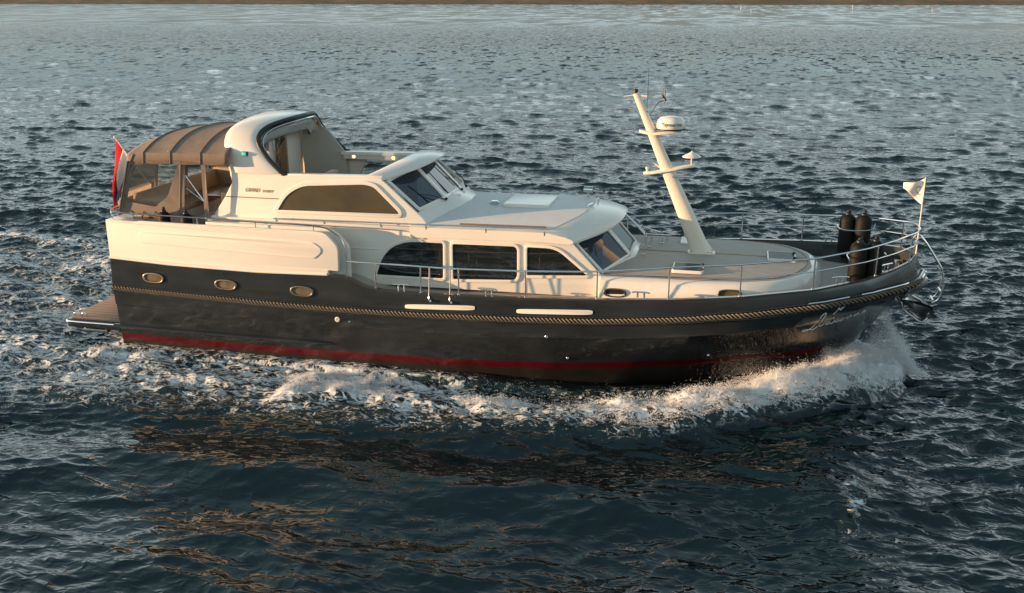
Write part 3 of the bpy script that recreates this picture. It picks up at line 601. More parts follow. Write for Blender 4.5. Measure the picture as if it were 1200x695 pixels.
# cockpit furniture
cb = empty('cockpit_bench'); cb.parent = yacht; cb.location = (-7, 0, 0)
Q(MB().box((.35, .95, 2.06), (2.1, 1.55, 2.5)).box((.35, -1.5, 2.06), (.95, 1.0, 2.5)).build('bench_base', 'white', None, bevel=.02), cb)
for a, b in (((.37, .93, 2.5), (2.12, 1.5, 2.62)), ((.37, -1.5, 2.5), (.97, .9, 2.62))): Q(MB().box(a, b).build('seat_cushion', 'beige', None, bevel=.04), cb)
for a, b in (((.37, 1.42, 2.62), (2.12, 1.58, 3.02)), ((.34, -1.5, 2.62), (.48, 1.45, 2.98))): Q(MB().box(a, b).build('back_cushion', 'beige', None, bevel=.05), cb)
ct = empty('cockpit_table'); ct.parent = yacht; ct.location = (-7, 0, 0)
Q(plate('table_top', 'wood', rnd([(1.2, -.4), (1.95, -.4), (1.95, .6), (1.2, .6)], .1), [], .03, .01, lambda u, v, w: (u, v, 2.74+w)), ct); Q(MB().lathe([(.14, 0), (.12, .03), (.035, .05), (.035, .68)], (1.57, .1, 2.05)).build('pedestal', 'steel'), ct)
Q2 = empty('companion_chair'); Q2.parent = yacht; Q2.location = (-7, 0, 0)
Q(MB().box((1.75, -1.35, 2.35), (2.15, -.75, 2.62)).build('seat', 'beige', None, bevel=.05), Q2); Q(MB().box((2.12, -1.35, 2.55), (2.25, -.75, 3.05)).build('backrest', 'beige', None, bevel=.05), Q2)
P(MB().box((2.25, 1.15, 2.06), (2.42, 1.35, 3.6)).build('cabin_door', 'wood', None, bevel=.01))

# ------------------------------------------------------------ foredeck trunk
fd = empty('foredeck_trunk'); fd.parent = yacht; fd.location = (-7, 0, 0)
def half(x): return itp(x, [9.3, 9.9, 10.65, 11.3, 11.85, 12.33, 12.62, 12.83, 12.98, 13.06, 13.09], [1.62, 1.62, 1.62, 1.60, 1.55, 1.40, 1.20, .95, .65, .35, 0])
def outline(grow, x0=9.45):
    xs = list(np.linspace(x0, 12.4, 20))+[12.62, 12.83, 12.98, 13.06]
    a = [(x, -(half(x)+grow)) for x in xs]; b = [(x, half(x)+grow) for x in reversed(xs)]
    nose = [(13.09+grow, 0)]
    pts = a+nose+b
    return [(x+(grow*max(0, (x-12.2))/.9 if abs(y) > 0.01 else 0), y) for x, y in pts]
def tz(x, y): return itp(x, [9.4, 13.1], [1.955, 1.965])+.09*(1-(abs(y)/1.62)**2)*itp(x, [12, 13.1], [1, .6])
N_ = len(outline(.0)); rr_ = []
for gr, f in ((.16, lambda x, y: dz(x)-.02), (.13, lambda x, y: dz(x)+.12 if dz(x)+.12 < tz(x, y)-.05 else tz(x, y)-.05), (.10, lambda x, y: tz(x, y)-.045), (.055, lambda x, y: tz(x, y)-.010), (.0, lambda x, y: tz(x, y)), (-.3, lambda x, y: tz(x, y)-.004)):
    rr_.append([(x, y, f(x, y)) for x, y in outline(gr)])
body = Q(MB().loft(rr_, True, False).build('trunk_side', 'white'), fd)
tp = MB(); xs = list(np.linspace(9.5, 12.4, 24))+[12.55, 12.7, 12.83, 12.93, 12.99, 13.03]
ts = np.linspace(-1, 1, 21)
tp.add([(x, t*(half(x)-.025), tz(x, t*half(x))+.005) for x in xs for t in ts], [(i*21+j, i*21+j+1, (i+1)*21+j+1, (i+1)*21+j) for i in range(len(xs)-1) for j in range(20)])
tt = Q(tp.build('teak_top', 'teak'), fd)
Q(MB().tube([(x, y, tz(x, y)+.006) for x, y in outline(-.10)], .008, 5, closed=True).build('margin_line', 'canvas2'), tt)
Q(MB().box((9.95, -.02, 2.055), (13.0, .02, 2.066)).build('king_plank', 'beige'), tt)
def deck_hatch(x0, x1, y0, y1, lens, rot=0):
    z = tz((x0+x1)/2, (y0+y1)/2); h = empty('deck_hatch'); Q(h, fd)
    o = rnd([(x0, y0), (x1, y0), (x1, y1), (x0, y1)], .05)
    Q(plate('hatch_frame', 'white', o, [offset(o, -.03)], .06, .012, lambda u, v, w: (u, v, z-.008+w)), h); Q(plate('hatch_lens', lens, offset(o, -.025), [], .03, .004, lambda u, v, w: (u, v, z+.018+w)), h)
    for y in (y0+.12, y1-.12): Q(MB().lathe([(.03, 0), (.03, .03), (0, .035)], (x1-.03, y, z+.045), 10).build('hatch_hinge', 'rubber'), h)
deck_hatch(10.64, 11.18, -1.34, -.78, 'smoke'); deck_hatch(12.27, 12.78, -.27, .32, 'smoke'); deck_hatch(10.66, 11.16, .62, 1.16, 'cream')
for cx, cz_, a in ((9.72, 1.705, .20), (11.65, 1.80, .20)):
    for s in (-1, 1):
        def frm(off, s=s): return lambda u, v, w: (u, s*(half(u)+.125+off+w), v)
        porthole(cx, cz_, a, .082, frm, inner='rubber' if cx < 10 else 'portglass')
# small deck fittings: guard bar before the windscreen
Q(MB().tube([(10.0, .55, 2.05), (10.0, .55, 2.35), (10.3, .3, 2.33)], .012, 6).build('guard_bar', 'steel'), fd)
for s in (-1, 1):
    g = Q(MB().tube(smoothpts([(9.95, s*1.25, 1.97), (9.9, s*1.25, 2.12), (9.25, s*1.30, 2.66), (9.15, s*1.30, 2.62)], 5), .014, 8).tube(smoothpts([(9.95, s*1.05, 1.97), (9.92, s*1.05, 2.12), (9.32, s*1.1, 2.66), (9.22, s*1.1, 2.62)], 5), .014, 8).build('climbing_rail', 'steel'), fd) if s > 0 else None
for x, y, h_ in ((10.05, -.35, .20), (10.32, .62, .14), (10.1, .25, .12)):
    Q(MB().tube([(x, y, tz(x, y)), (x, y, tz(x, y)+h_)], .010, 6).lathe([(.03, 0), (.03, .02), (0, .025)], (x, y, tz(x, y)), 10).build('deck_fitting', 'steel'), fd)
Q(MB().tube([(10.0, .78, 2.17), (10.48, .78, 2.17)], .012, 6).tube([(10.1, .78, 2.02), (10.1, .78, 2.17)], .01, 6).tube([(10.4, .78, 2.02), (10.4, .78, 2.17)], .01, 6).build('guard_bar', 'steel'), fd)

# ------------------------------------------------------------ mast
ms = empty('mast'); ms.parent = yacht; ms.location = (-7, 0, 0)
base = Vector((11.10, 0, 2.04)); topv = Vector((9.77, 0, 4.93)); dm = (topv-base).normalized(); sx = Vector((dm.z, 0, -dm.x)).normalized()
rings = []
for k in range(15):
    t = k/14; c = base+(topv-base)*t; wx = .175*(1-t)+.055*t; wy = .085*(1-t)+.035*t
    if t == 0: wx = .21
    rings.append([tuple(c + sx*(wx*math.cos(q)*(1 if abs(math.cos(q)) < .8 else 1)) + Vector((0, wy*math.sin(q), 0)) ) for q in [2*PI*j/16 for j in range(16)]])
Q(MB().loft(rings).build('mast_pole', 'cream'), ms)
Q(plate('mast_foot', 'cream', rnd([(10.84, -.13), (11.34, -.13), (11.34, .13), (10.84, .13)], .06), [], .03, .01, lambda u, v, w: (u, v, 2.05+w)), ms)
for x in (10.90, 11.28):
    for y in (-.09, .09): Q(MB().lathe([(.018, 0), (.018, .015), (0, .02)], (x, y, 2.08), 8).build('bolt', 'steel'), ms)
def on_mast(z): t = (z-base.z)/(topv.z-base.z); return base+(topv-base)*t
p = on_mast(4.26)
br = Q(MB().loft([[(x, -hw, z0), (x, hw, z0), (x, hw, z0+.05), (x, -hw, z0+.05)] for x, hw, z0 in ((9.86, .05, 4.24), (9.95, .09, 4.22), (10.12, .12, 4.20), (10.45, .17, 4.25), (10.62, .12, 4.28))]).build('radar_bracket', 'cream', None, bevel=.008), ms)
rd = Q(MB().lathe([(.0, 0), (.235, 0), (.255, .03), (.258, .10), (.235, .17), (.19, .215), (.10, .235), (0, .24)], (10.42, 0, 4.305), 32).build('radar_dome', 'white'), ms)
Q(MB().lathe([(.24, 0), (.262, .004), (.262, .028), (.24, .03)], (10.42, 0, 4.300), 32).build('radar_base', 'rubber'), rd)
def cyl(c, r): return lambda u, v, w: (c[0]+(r+w)*math.sin(u/r+YAW*-1*-1), c[1]-(r+w)*math.cos(u/r+YAW), c[2]+v)
text('Raymarine', .095, 'blackp', lambda u, v, w: (10.42+(.2585+w)*math.sin((u)/.262+.12), -(.2585+w)*math.cos((u)/.262+.12), 4.385+v), 'lettering', rd, .15, .003, 'CENTER')
p = on_mast(3.56)
Q(MB().loft([[(x, y0-hw, z0), (x, y0+hw, z0), (x, y0+hw, z0+.045), (x, y0-hw, z0+.045)] for x, y0, hw, z0 in ((9.96, 0, .05, 3.475), (10.12, 0, .08, 3.49), (10.45, 0, .12, 3.56), (10.7, 0, .09, 3.62), (10.88, 0, .05, 3.64))]).build('spreader', 'cream', None, bevel=.012), ms)
g = Q(MB().tube([(10.82, 0, 3.68), (10.82, 0, 3.82)], .014, 8).lathe([(.0, 0), (.17, .0), (.17, .012), (.10, .05), (.03, .085), (0, .12)], (10.82, 0, 3.82), 24).build('satellite_antenna', 'white'), ms)
Q(MB().lathe([(.022, 0), (.022, .05), (.035, .06), (.035, .09), (.0, .10)], (10.03, 0, 3.52), 12).build('anchor_light', 'white'), ms)
Q(MB().lathe([(.012, 0), (.03, .25), (.02, .30), (.02, .34)], (10.5, -.06, 3.46), 12, axis=(1, 0, .03)).build('horn', 'steel'), ms)
Q(MB().loft([[(10.12, 0, 3.70), (10.12, .02, 3.70), (10.16, .02, 3.66), (10.16, 0, 3.66)], [(10.36, 0, 3.58), (10.36, .02, 3.58), (10.38, .02, 3.50), (10.38, 0, 3.50)]]).build('fin', 'cream'), ms)
Q(MB().lathe([(.035, 0), (.035, .04), (.045, .045), (.045, .07), (.02, .08)], topv, 12).build('masthead_light', 'blackp'), ms)
Q(MB().tube([(9.55, 0, 4.87), (9.75, 0, 4.90), (9.98, 0, 4.88)], [.008, .014, .02], 6).build('masthead_bracket', 'cream'), ms)
Q(MB().tube([(9.98, .0, 4.55), (9.98, 0, 4.62)], .02, 8).tube([(9.98, 0, 4.62), (9.99, 0, 5.35)], .004, 5).build('whip_antenna', 'blackp'), ms)
Q(MB().tube([(10.0, .08, 4.5), (10.18, .1, 4.78), (10.28, .1, 4.80)], .006, 5).tube([(10.28, .1, 4.74), (10.28, .1, 4.98)], .012, 6).tube([(10.24, .1, 4.9), (10.31, .1, 4.8)], .016, 6).build('wind_sensor', 'blackp'), ms)
Q(MB().tube([(10.28, .45, 2.05), (10.36, .05, 3.60)], .003, 4).build('stay_line', 'steel'), ms)

# ------------------------------------------------------------ guard rails and pulpit
def railz(x): return itp(x, [4.95, 6.9, 8.2, 9.5, 10.66, 11.8, 12.97, 14.0, 14.78], [2.08, 2.08, 2.12, 2.19, 2.32, 2.41, 2.50, 2.63, 2.74])
def ry(x): return max(Bg(min(x, 14.62))-.045, .0)
for s in (-1, 1):
    rl_ = empty('guard_rail'); rl_.parent = yacht; rl_.location = (-7, 0, 0)
    xs0 = list(np.linspace(4.97, 14.3, 60))+[14.45, 14.55, 14.64]
    tail = [(14.72, s*.38, 2.73), (14.78, s*.2, 2.74), (14.80, 0, 2.745)]
    pts = [(x, s*ry(x), railz(x)) for x in xs0]+tail
    Q(MB().tube(pts, .016, 8).build('top_rail', 'steel'), rl_)
    xm = [x for x in xs0 if x > (11.75 if s < 0 else 9.7)]
    Q(MB().tube([(x, s*ry(x), railz(x)-itp(x, [10, 11.8, 13, 14.7], [.26, .24, .22, .23])) for x in xm]+[(14.74, s*.3, 2.50), (14.80, 0, 2.51)], .011, 8).build('mid_rail', 'steel'), rl_)
    for x in (5.50, 6.35, 7.05, 8.24, 9.47, 10.66, 11.81, 12.97, 14.0, 14.62):
        Q(MB().tube([(x, s*ry(x), sheer(x)+.01), (x, s*ry(x), railz(x))], .013, 8).lathe([(.03, 0), (.03, .012), (.015, .02)], (x, s*ry(x), sheer(x)+.02), 10).build('stanchion', 'steel'), rl_)
    if s < 0:
        for x in (6.52, 6.90):
            Q(MB().tube(smoothpts([(x, s*2.19, 2.08), (x, s*2.22, 1.8), (x, s*2.26, 1.52), (x+.04, s*2.31, 1.50)], 4), [.013]*9+[.02]*4, 8).build('gate_ladder', 'steel'), rl_)
# bow ladder
bl = empty('bow_ladder'); bl.parent = yacht; bl.location = (-7, 0, 0)
for y in (-.13, .13):
    Q(MB().tube(smoothpts([(14.72, y, 2.25), (14.76, y, 2.52), (14.88, y, 2.54), (15.18, y, 2.12), (15.24, y, 2.0), (15.29, y, 1.75), (15.24, y, 1.5), (15.14, y, 1.42)], 5), .017, 8).build('side_tube', 'steel'), bl)
for x, z in ((15.22, 2.02), (15.28, 1.82), (15.27, 1.62), (15.16, 1.45)): Q(MB().tube([(x, -.13, z), (x, .13, z)], .022, 8).build('rung', 'steel'), bl)
Q(MB().tube([(14.95, -.13, 1.95), (15.24, -.13, 1.98)], .016, 8).tube([(14.95, .13, 1.95), (15.24, .13, 1.98)], .016, 8).tube([(14.9, -.13, 2.08), (15.2, -.13, 2.08)], .012, 8).build('brace', 'steel'), bl)
# cleats
def cleat(x, y, z, ang=0):
    c, s_ = math.cos(ang), math.sin(ang); f = lambda a, b, h: (x+a*c-b*s_, y+a*s_+b*c, z+h)
    P(MB().tube([f(-.15, 0, .085), f(-.1, 0, .095), f(.1, 0, .095), f(.15, 0, .085)], .014, 8).tube([f(-.055, 0, 0), f(-.055, 0, .095)], .016, 8).tube([f(.055, 0, 0), f(.055, 0, .095)], .016, 8).build('mooring_cleat', 'steel'))
for x in (5.97, 7.58, 10.2):
    for s in (-1, 1): cleat(x, s*(Bg(x)-.10), sheer(x)+.02)
cleat(13.42, -(Bg(13.42)-.12), sheer(13.42)+.02, .35); cleat(14.2, -(Bg(14.2)-.14), sheer(14.2)+.02, .8); cleat(13.45, Bg(13.42)-.12, sheer(13.42)+.02, -.35); cleat(14.1, Bg(14.1)-.12, sheer(14.1)+.02, -.7)
# windlass and chain plate on the bow deck
wz = dz(14.2); wl = empty('windlass'); wl.parent = yacht; wl.location = (-7, 0, 0)
Q(MB().box((14.05, -.14, wz), (14.32, .14, wz+.10)).build('gearbox', 'steel', None, bevel=.02), wl); Q(MB().lathe([(.07, 0), (.09, .02), (.05, .05), (.05, .08), (.085, .11), (.07, .13), (0, .135)], (14.18, .04, wz+.10), 16).build('gypsy', 'steel'), wl)
Q(MB().box((14.3, -.05, wz), (14.72, .05, wz+.035)).build('chain_channel', 'steel', None, bevel=.01), wl)
P(MB().lathe([(.05, 0), (.05, .13), (.07, .14), (.07, .18), (0, .19)], (14.55, .22, dz(14.5)+.02), 14).build('bow_bollard', 'steel'))
# dark lazarette lid in the bow on the port side
P(MB().add([(13.35, 1.15, dz(13.3)+.02), (13.9, .75, dz(13.9)+.02), (14.55, .12, dz(14.5)+.03), (14.6, .5, dz(14.5)+.22), (14.1, 1.0, dz(14)+.24), (13.35, 1.50, dz(13.3)+.24)], [(0, 1, 4, 5), (1, 2, 3, 4)]).build('bow_lining', 'anti'))

# ------------------------------------------------------------ name on the bow: pen strokes laid on the hull
S = []
def st(*p): S.append(p)
GL = {'L': [[(.42, 1.95), (.50, 2.40), (.90, 2.62), (1.12, 2.30), (.92, 1.6), (.66, .7), (.34, .08), (-.15, -.26), (-.7, -.30), (-.9, -.12), (-.5, .03), (.15, -.14), (.75, -.30), (1.25, .05)]],
      'o': [[(.55, .95), (.2, .85), (.0, .45), (.1, .08), (.4, .0), (.7, .25), (.8, .65), (.6, .95), (.45, .85), (.7, .7), (1.05, .8)]],
      'i': [[(.0, .55), (.25, 1.0), (.2, .6), (.15, .15), (.35, .0), (.65, .35)], [(.36, 1.38), (.42, 1.48)]],
      's': [[(.68, .86), (.50, 1.08), (.24, 1.0), (.26, .74), (.58, .48), (.62, .14), (.34, -.04), (.04, .14)], [(.62, .10), (.88, .32)]],
      'a': [[(.75, .9), (.45, 1.0), (.1, .7), (.0, .25), (.2, .0), (.5, .2), (.78, .95), (.7, .4), (.72, .05), (.9, .05), (1.15, .4)]],
      'n': [[(.0, .6), (.15, .95), (.25, .85), (.2, .4), (.1, .0)], [(.12, .1), (.35, .75), (.6, 1.0), (.75, .85), (.68, .4), (.7, .05), (.88, .02), (1.1, .35)]],
      'e': [[(.05, .4), (.5, .55), (.7, .85), (.5, 1.02), (.2, .8), (.05, .35), (.2, .03), (.55, .05), (.95, .4)]]}
ADV = {'L': 1.35, 'o': .98, 'i': .62, 's': .86, 'a': 1.08, 'n': 1.06, 'e': .9}
H = .112; bx, bz = 13.00, 1.165; slope = .22
mbL = MB(); cur = 0
def mz(x): return 1.12+max(0, x-13.0)*.30
def pen(pts, scale, fx0, fz0, mbx, nib=(.6, .8), wd=.029):
    pts = smoothpts([(a, b, 0) for a, b in pts], 5); vs = []
    for i, q in enumerate(pts):
        u = q.x+.42*q.y; v = q.y
        for sgn in (-1, 1):
            x = fx0+u*scale+sgn*nib[0]*wd/2*.55; z = fz0+v*scale*mz(x)+slope*(u*scale)-sgn*nib[1]*wd/2*.9
            vs.append(tuple(hp(x, z, .008)))
    mbx.add(vs, [(2*i, 2*i+2, 2*i+3, 2*i+1) for i in range(len(pts)-1)])
    d = .006; vs2 = []
    for i, q in enumerate(pts):
        u = q.x+.42*q.y; v = q.y
        for sgn in (-1, 1):
            x = fx0+u*scale; z = fz0+v*scale*mz(x)+slope*(u*scale)+sgn*d
            vs2.append(tuple(hp(x+sgn*d*.6, z, .0085)))
    mbx.add(vs2, [(2*i, 2*i+2, 2*i+3, 2*i+1) for i in range(len(pts)-1)])
for ch in 'Loisanne':
    for stx in GL[ch]: pen([(a+cur, b) for a, b in stx], H, bx, bz, mbL)
    cur += ADV[ch]
P(mbL.build('name_lettering', 'letter', None, smooth=False))
em = MB()
for stx in ([(-.1, -.2), (.3, .15), (.55, .6), (.5, 1.1), (.75, 1.35), (.72, .9), (.95, .75), (1.15, 1.0)], [(.95, .75), (1.25, .7), (1.55, 1.1), (1.6, 1.55)], [(1.25, .7), (1.5, .55), (1.9, .9), (2.35, 1.55)], [(1.5, .55), (1.75, .35)]):
    pen(stx, .060, 13.36, 1.535, em, wd=.018)
P(em.build('bow_emblem', 'letter', None, smooth=False))

# ------------------------------------------------------------ anchor (hangs in the stem roller)
an = tag(empty('anchor', (14.9, 0, 1.5)), 'polished steel anchor hanging under the bow of the yacht', 'anchor')
def A_(o): o.parent = an; o.matrix_parent_inverse = Matrix.Translation((-14.9, 0, -1.5)); return o
A_(MB().loft([[(x-.02, -.04, z), (x+.02, -.04, z+.03), (x+.02, .04, z+.03), (x-.02, .04, z)] for x, z in ((14.72, 1.52), (14.95, 1.40), (15.12, 1.22), (15.16, 1.10))]).build('shank', 'anchor', None, bevel=.006))
for s in (-1, 1):
    A_(MB().add([(14.72, s*.03, 1.40), (14.86, s*.02, 1.08), (15.10, s*.01, 1.02), (15.24, s*.05, 1.22), (15.05, s*.30, 1.38), (14.80, s*.26, 1.42), (14.98, s*.06, 1.12)], [(0, 1, 6), (1, 2, 6), (2, 3, 6), (3, 4, 6), (4, 5, 6), (5, 0, 6)]).build('fluke', 'anchor', None, bevel=0))
    f = bpy.data.objects[-1] if False else None
A_(MB().tube([(15.12, -.10, 1.16), (15.12, .10, 1.16)], .03, 8).tube(smoothpts([(14.66, -.05, 1.36), (14.72, -.06, 1.22), (14.86, -.06, 1.12), (15.02, -.06, 1.02), (15.12, -.05, 1.10)], 4), .018, 6).build('crown', 'anchor'))
P(MB().loft([[(x, -.075, z0), (x, -.075, z1), (x, .075, z1), (x, .075, z0)] for x, z0, z1 in ((14.5, 1.50, 1.78), (14.75, 1.46, 1.80), (14.95, 1.62, 1.84), (15.04, 1.72, 1.84))]).build('anchor_roller', 'anchor', None, bevel=.012))
P(MB().add([(14.60, -.03, 1.42), (14.9, -.20, 1.44), (15.16, -.12, 1.34), (15.22, -.03, 1.18), (15.10, -.02, 1.06), (14.85, -.02, 1.22)], [(0, 1, 2, 3, 4, 5)]).build('bow_guard_plate', 'hull'))

# ------------------------------------------------------------ fenders
def make_fender(name, label, x, y, z0, h, r, group):
    t = tag(empty(name, (x, y, z0)), label, 'fender', group)
    prof = [(.0, 0), (r*.35, .01), (r*.8, .05), (r, .12), (r*1.02, h*.5), (r, h-.12), (r*.88, h-.05), (r*.6, h-.015), (r*.42, h)]
    b = MB().lathe(prof, (0, 0, 0), 20).build('fender_body', 'fender', t)
    c = MB().lathe([(r*.45, 0), (r*.40, .04), (r*.2, .06), (r*.2, .09), (0, .10)], (0, 0, h-.02), 12).build('eye', 'rubber', t)
    tq = MB().tube([(0, 0, h+.05), (.02, -.0, h+.10), (.05, 0, h+.02)], .008, 5).build('lanyard', 'cap', t)
    return t
gf = 'black fenders stowed in the bow pulpit'
make_fender('fender', 'black fender at the port side of the bow pulpit, the one nearer the mast', 13.72, 1.02, 1.86, .84, .145, gf)
make_fender('fender', 'black fender at the port side of the bow pulpit, the one nearer the bow tip', 13.99, .92, 1.88, .84, .145, gf)
make_fender('fender', 'black fender at the starboard side of the bow pulpit with a sunlit brown edge', 13.72, -.98, 1.80, .84, .145, gf)
make_fender('fender', 'black fender at the starboard side of the bow pulpit, closest to the bow tip', 13.99, -.90, 1.82, .84, .145, gf)
hb = P(MB().tube(smoothpts([(13.55, 1.2, 2.45), (13.6, .88, 2.44), (13.85, .78, 2.44), (14.12, .80, 2.47), (14.2, .95, 2.55)], 5), .011, 6).build('fender_basket', 'steel'))
P(MB().tube(smoothpts([(13.55, -1.3, 2.40), (13.56, -.86, 2.40), (13.85, -.76, 2.40), (14.13, -.78, 2.43), (14.16, -1.0, 2.45)], 5), .011, 6).build('fender_basket', 'steel'))
gs = 'black fenders standing on the aft side deck'
make_fender('fender', 'black fender top poking above the white aft bulwark, nearer the stern flag', 1.20, -1.84, 2.10, .64, .11, gs)
make_fender('fender', 'black fender top poking above the white aft bulwark, nearer the arch', 1.66, -1.84, 2.10, .62, .11, gs)

# ------------------------------------------------------------ flags

en = tag(empty('ensign', (0, 0, 2.5)), 'red white and blue striped flag drooping from a white staff at the stern', 'flag')
b0 = Vector((0, 0, 0)); t0 = Vector((-.95, 0, 1.30)); dd = (b0-t0).normalized()
MB().tube([b0, t0], [.02, .014], 8).lathe([(.0, -.02), (.03, 0), (.03, .03), (0, .05)], t0, 10).build('flagstaff', 'cream', en)
for k, (nm, mm) in enumerate((('red_stripe', 'flagr'), ('white_stripe', 'flagw'), ('blue_stripe', 'flagb'))):
    vs = []; nu, nv = 9, 30
    for i in range(nu):
        s_ = ((k+i/(nu-1))/3)**.8
        h0 = t0+dd*(.04+s_*.52)
        for j in range(nv):
            t = j/(nv-1); L_ = 1.55-.70*s_
            x = h0.x + (-1.27-h0.x)*(t**1.2)*.66 - .10*math.sin(PI*t)*(1-s_)
            z = h0.z - L_*t
            y = .07*math.sin(9*s_+3.0*t+.5)*min(1, t*2.5) + .03*math.sin(22*s_+5*t)*min(1, t*2)
            vs.append((x, y, z))
    o = MB().add(vs, [(i*nv+j, (i+1)*nv+j, (i+1)*nv+j+1, i*nv+j+1) for i in range(nu-1) for j in range(nv-1)]).build(nm, mm, en)
    o.modifiers.new('s', 'SOLIDIFY').thickness = .003
pn = tag(empty('pennant', (14.79, -.06, 2.2)), 'small cream pennant with a dark emblem on a thin staff at the bow tip', 'flag')
MB().tube([(0, 0, 0), (.0, 0, 1.42)], [.014, .009], 8).build('flagstaff', 'cream', pn)
vs = []; nu, nv = 16, 7
def pen_pt(a, b):   # a along the fly (0..1), b up the hoist (-1..1)
    hh = .185*(1-a)**1.15+.045
    return Vector((-a*.34, .035*math.sin(a*7+b)+0*a, 1.17+a*.085+b*hh-.015*math.sin(a*5)))
for i in range(nu):
    for j in range(nv): vs.append(tuple(pen_pt(i/(nu-1), -1+2*j/(nv-1))))
pc = MB().add(vs, [(i*nv+j, (i+1)*nv+j, (i+1)*nv+j+1, i*nv+j+1) for i in range(nu-1) for j in range(nv-1)]).build('pennant_cloth', 'flagw', pn); pc.modifiers.new('s', 'SOLIDIFY').thickness = .003
e_ = MB()
for cur_ in ([(.42, .25), (.30, .42), (.18, .38), (.14, .2)], [(.40, .12), (.30, -.22), (.18, -.32), (.10, -.2)]):
    q = [pen_pt(a, b)+Vector((0, -.006, 0)) for a, b in [tuple(v)[:2] for v in smoothpts([(a, b, 0) for a, b in cur_], 5)]]
    e_.add([tuple(v+Vector((0, 0, d))) for v in q for d in (-.011, .011)], [(2*i, 2*i+2, 2*i+3, 2*i+1) for i in range(len(q)-1)])
Q(e_.build('emblem', 'bronze', None, smooth=False), pc)

# ------------------------------------------------------------ water
rng = np.random.default_rng(11)
def grid():
    ys = [-60.0]
    while ys[-1] < 9000:
        y = ys[-1]; d = abs(y+17.64)
        if y < -13: st_ = max(.10, .035*(abs(y+13))**.9*.6)
        else: st_ = max(.036, .62*max(0, y+17.64)**2/7370)
        ys.append(y+min(st_, 400))
    return np.array(ys)
YSg = grid(); NC = 1060
s1 = np.linspace(-1, 1, int(NC*.84)); nO = (NC-len(s1))//2
X = np.zeros((len(YSg), len(s1)+2*nO))
for i, y in enumerate(YSg):
    d = max(y+17.64, 5.0) ; l = 11.6-.90*d-1.5; r_ = 11.6+.32*d+1.5
    inner = (l+r_)/2+(r_-l)/2*s1; q = (np.arange(1, nO+1)/nO)**1.8
    ext = 26+.9*d
    X[i] = np.concatenate([(l-q*ext)[::-1], inner, r_+q*ext])
Yg = np.repeat(YSg[:, None], X.shape[1], 1); dxl = np.gradient(X, axis=1); dyl = np.gradient(YSg)[:, None]*np.ones_like(X)
res = np.maximum(dxl, dyl*.8)
x = X.astype(np.float32); y = Yg.astype(np.float32)
Z = np.zeros_like(x); DX = np.zeros_like(x); DY = np.zeros_like(x)
# value-noise fields to vary the sea state
def vnoise(px, py, seed):
    r = np.random.default_rng(seed); T = r.random((256, 256)).astype(np.float32)
    xi = np.floor(px).astype(int); yi = np.floor(py).astype(int); fx_ = px-xi; fy_ = py-yi; fx_ = fx_*fx_*(3-2*fx_); fy_ = fy_*fy_*(3-2*fy_)
    g = lambda a, b: T[a & 255, b & 255]
    return (g(xi, yi)*(1-fx_)+g(xi+1, yi)*fx_)*(1-fy_)+(g(xi, yi+1)*(1-fx_)+g(xi+1, yi+1)*fx_)*fy_
def fbm(px, py, seed, octv=4):
    a = 0; amp = .5; n = 0
    for o in range(octv): a = a+amp*vnoise(px*2**o+o*17.3, py*2**o+o*9.1, seed+o); n += amp; amp *= .5
    return a/n
wx_ = x+1.2*(fbm(x*.15, y*.15, 5)-.5); wy_ = y+1.2*(fbm(x*.15+40, y*.15, 6)-.5)
near_lee = np.exp(-((x-6.5)/6.5)**2)*np.exp(-((y+6.2)/3.0)**2)
gust = (.50+1.0*fbm(x*.05, y*.07, 30, 4))*(1-.62*near_lee)
NW = 170
lam = np.exp(rng.uniform(math.log(.15), math.log(5.5), NW)); th = R(97)+rng.normal(0, .42, NW)
for L_, a_, phs in zip(lam, th, rng.uniform(0, 2*PI, NW)):
    k = 2*PI/L_; amp = .0128*min(L_, .75)**.95*(1 if L_ < 2.2 else 1.35) / math.sqrt(NW/60)
    fade = np.clip((L_/res-2.2)/2.0, 0, 1).astype(np.float32)
    if L_ < 1.0: w_ = fade*gust
    else: w_ = fade*(1-.25*near_lee)
    ph_ = (k*(math.cos(a_)*wx_+math.sin(a_)*wy_)+phs).astype(np.float32)
    c_ = np.cos(ph_); s_ = np.sin(ph_)
    Z += w_*amp*c_; DX -= w_*amp*1.05*math.cos(a_)*s_; DY -= w_*amp*1.05*math.sin(a_)*s_
# hull footprint
Bx_ = np.interp(x, [-.4, 0, 1, 3.5, 7, 9.5, 11, 12, 12.8, 13.4, 13.75], [1.75, 1.78, 1.85, 1.98, 2.05, 1.98, 1.72, 1.30, .82, .35, 0])
inside = (x > -.2) & (x < 13.75) & (np.abs(y) < Bx_-.12)
# foam density and wake relief
yo = np.interp(x, [-40, -20, -10, 0, 4, 8.4, 10.5, 11.5, 12.4, 13.25, 14.1, 14.6, 14.9], [12, 8.6, 6.4, 4.6, 4.1, 3.85, 3.5, 3.0, 2.45, 1.95, 1.30, .8, 0])
ay = np.abs(y); hb = np.where(x < 0, 0.0, Bx_); width = np.maximum(yo-hb, .05); q = (ay-hb)/width
nz = fbm(x*.9, y*1.3, 50, 4)
prof_ = np.clip(1-np.abs(q-.55)/.62, 0, 1)**.7
Fs = prof_*np.interp(x, [-30, -12, -4, 0, 5, 7, 9, 10.5, 12, 13.5, 14.8, 14.95], [.10, .26, .44, .56, .68, .62, .52, .66, .84, .92, .95, 0])
Fs += np.interp(x, [-1, 0, 5, 6.5, 7.5], [0, .28, .28, .2, 0])*np.clip(1-q/.5, 0, 1)*(q > -.3)
aster = (x < .2)*np.clip(1-(ay/ (1.9+.18*np.maximum(-x, 0)))**2, 0, 1)*np.interp(x, [-40, -12, -3, 0], [.06, .22, .36, .62])
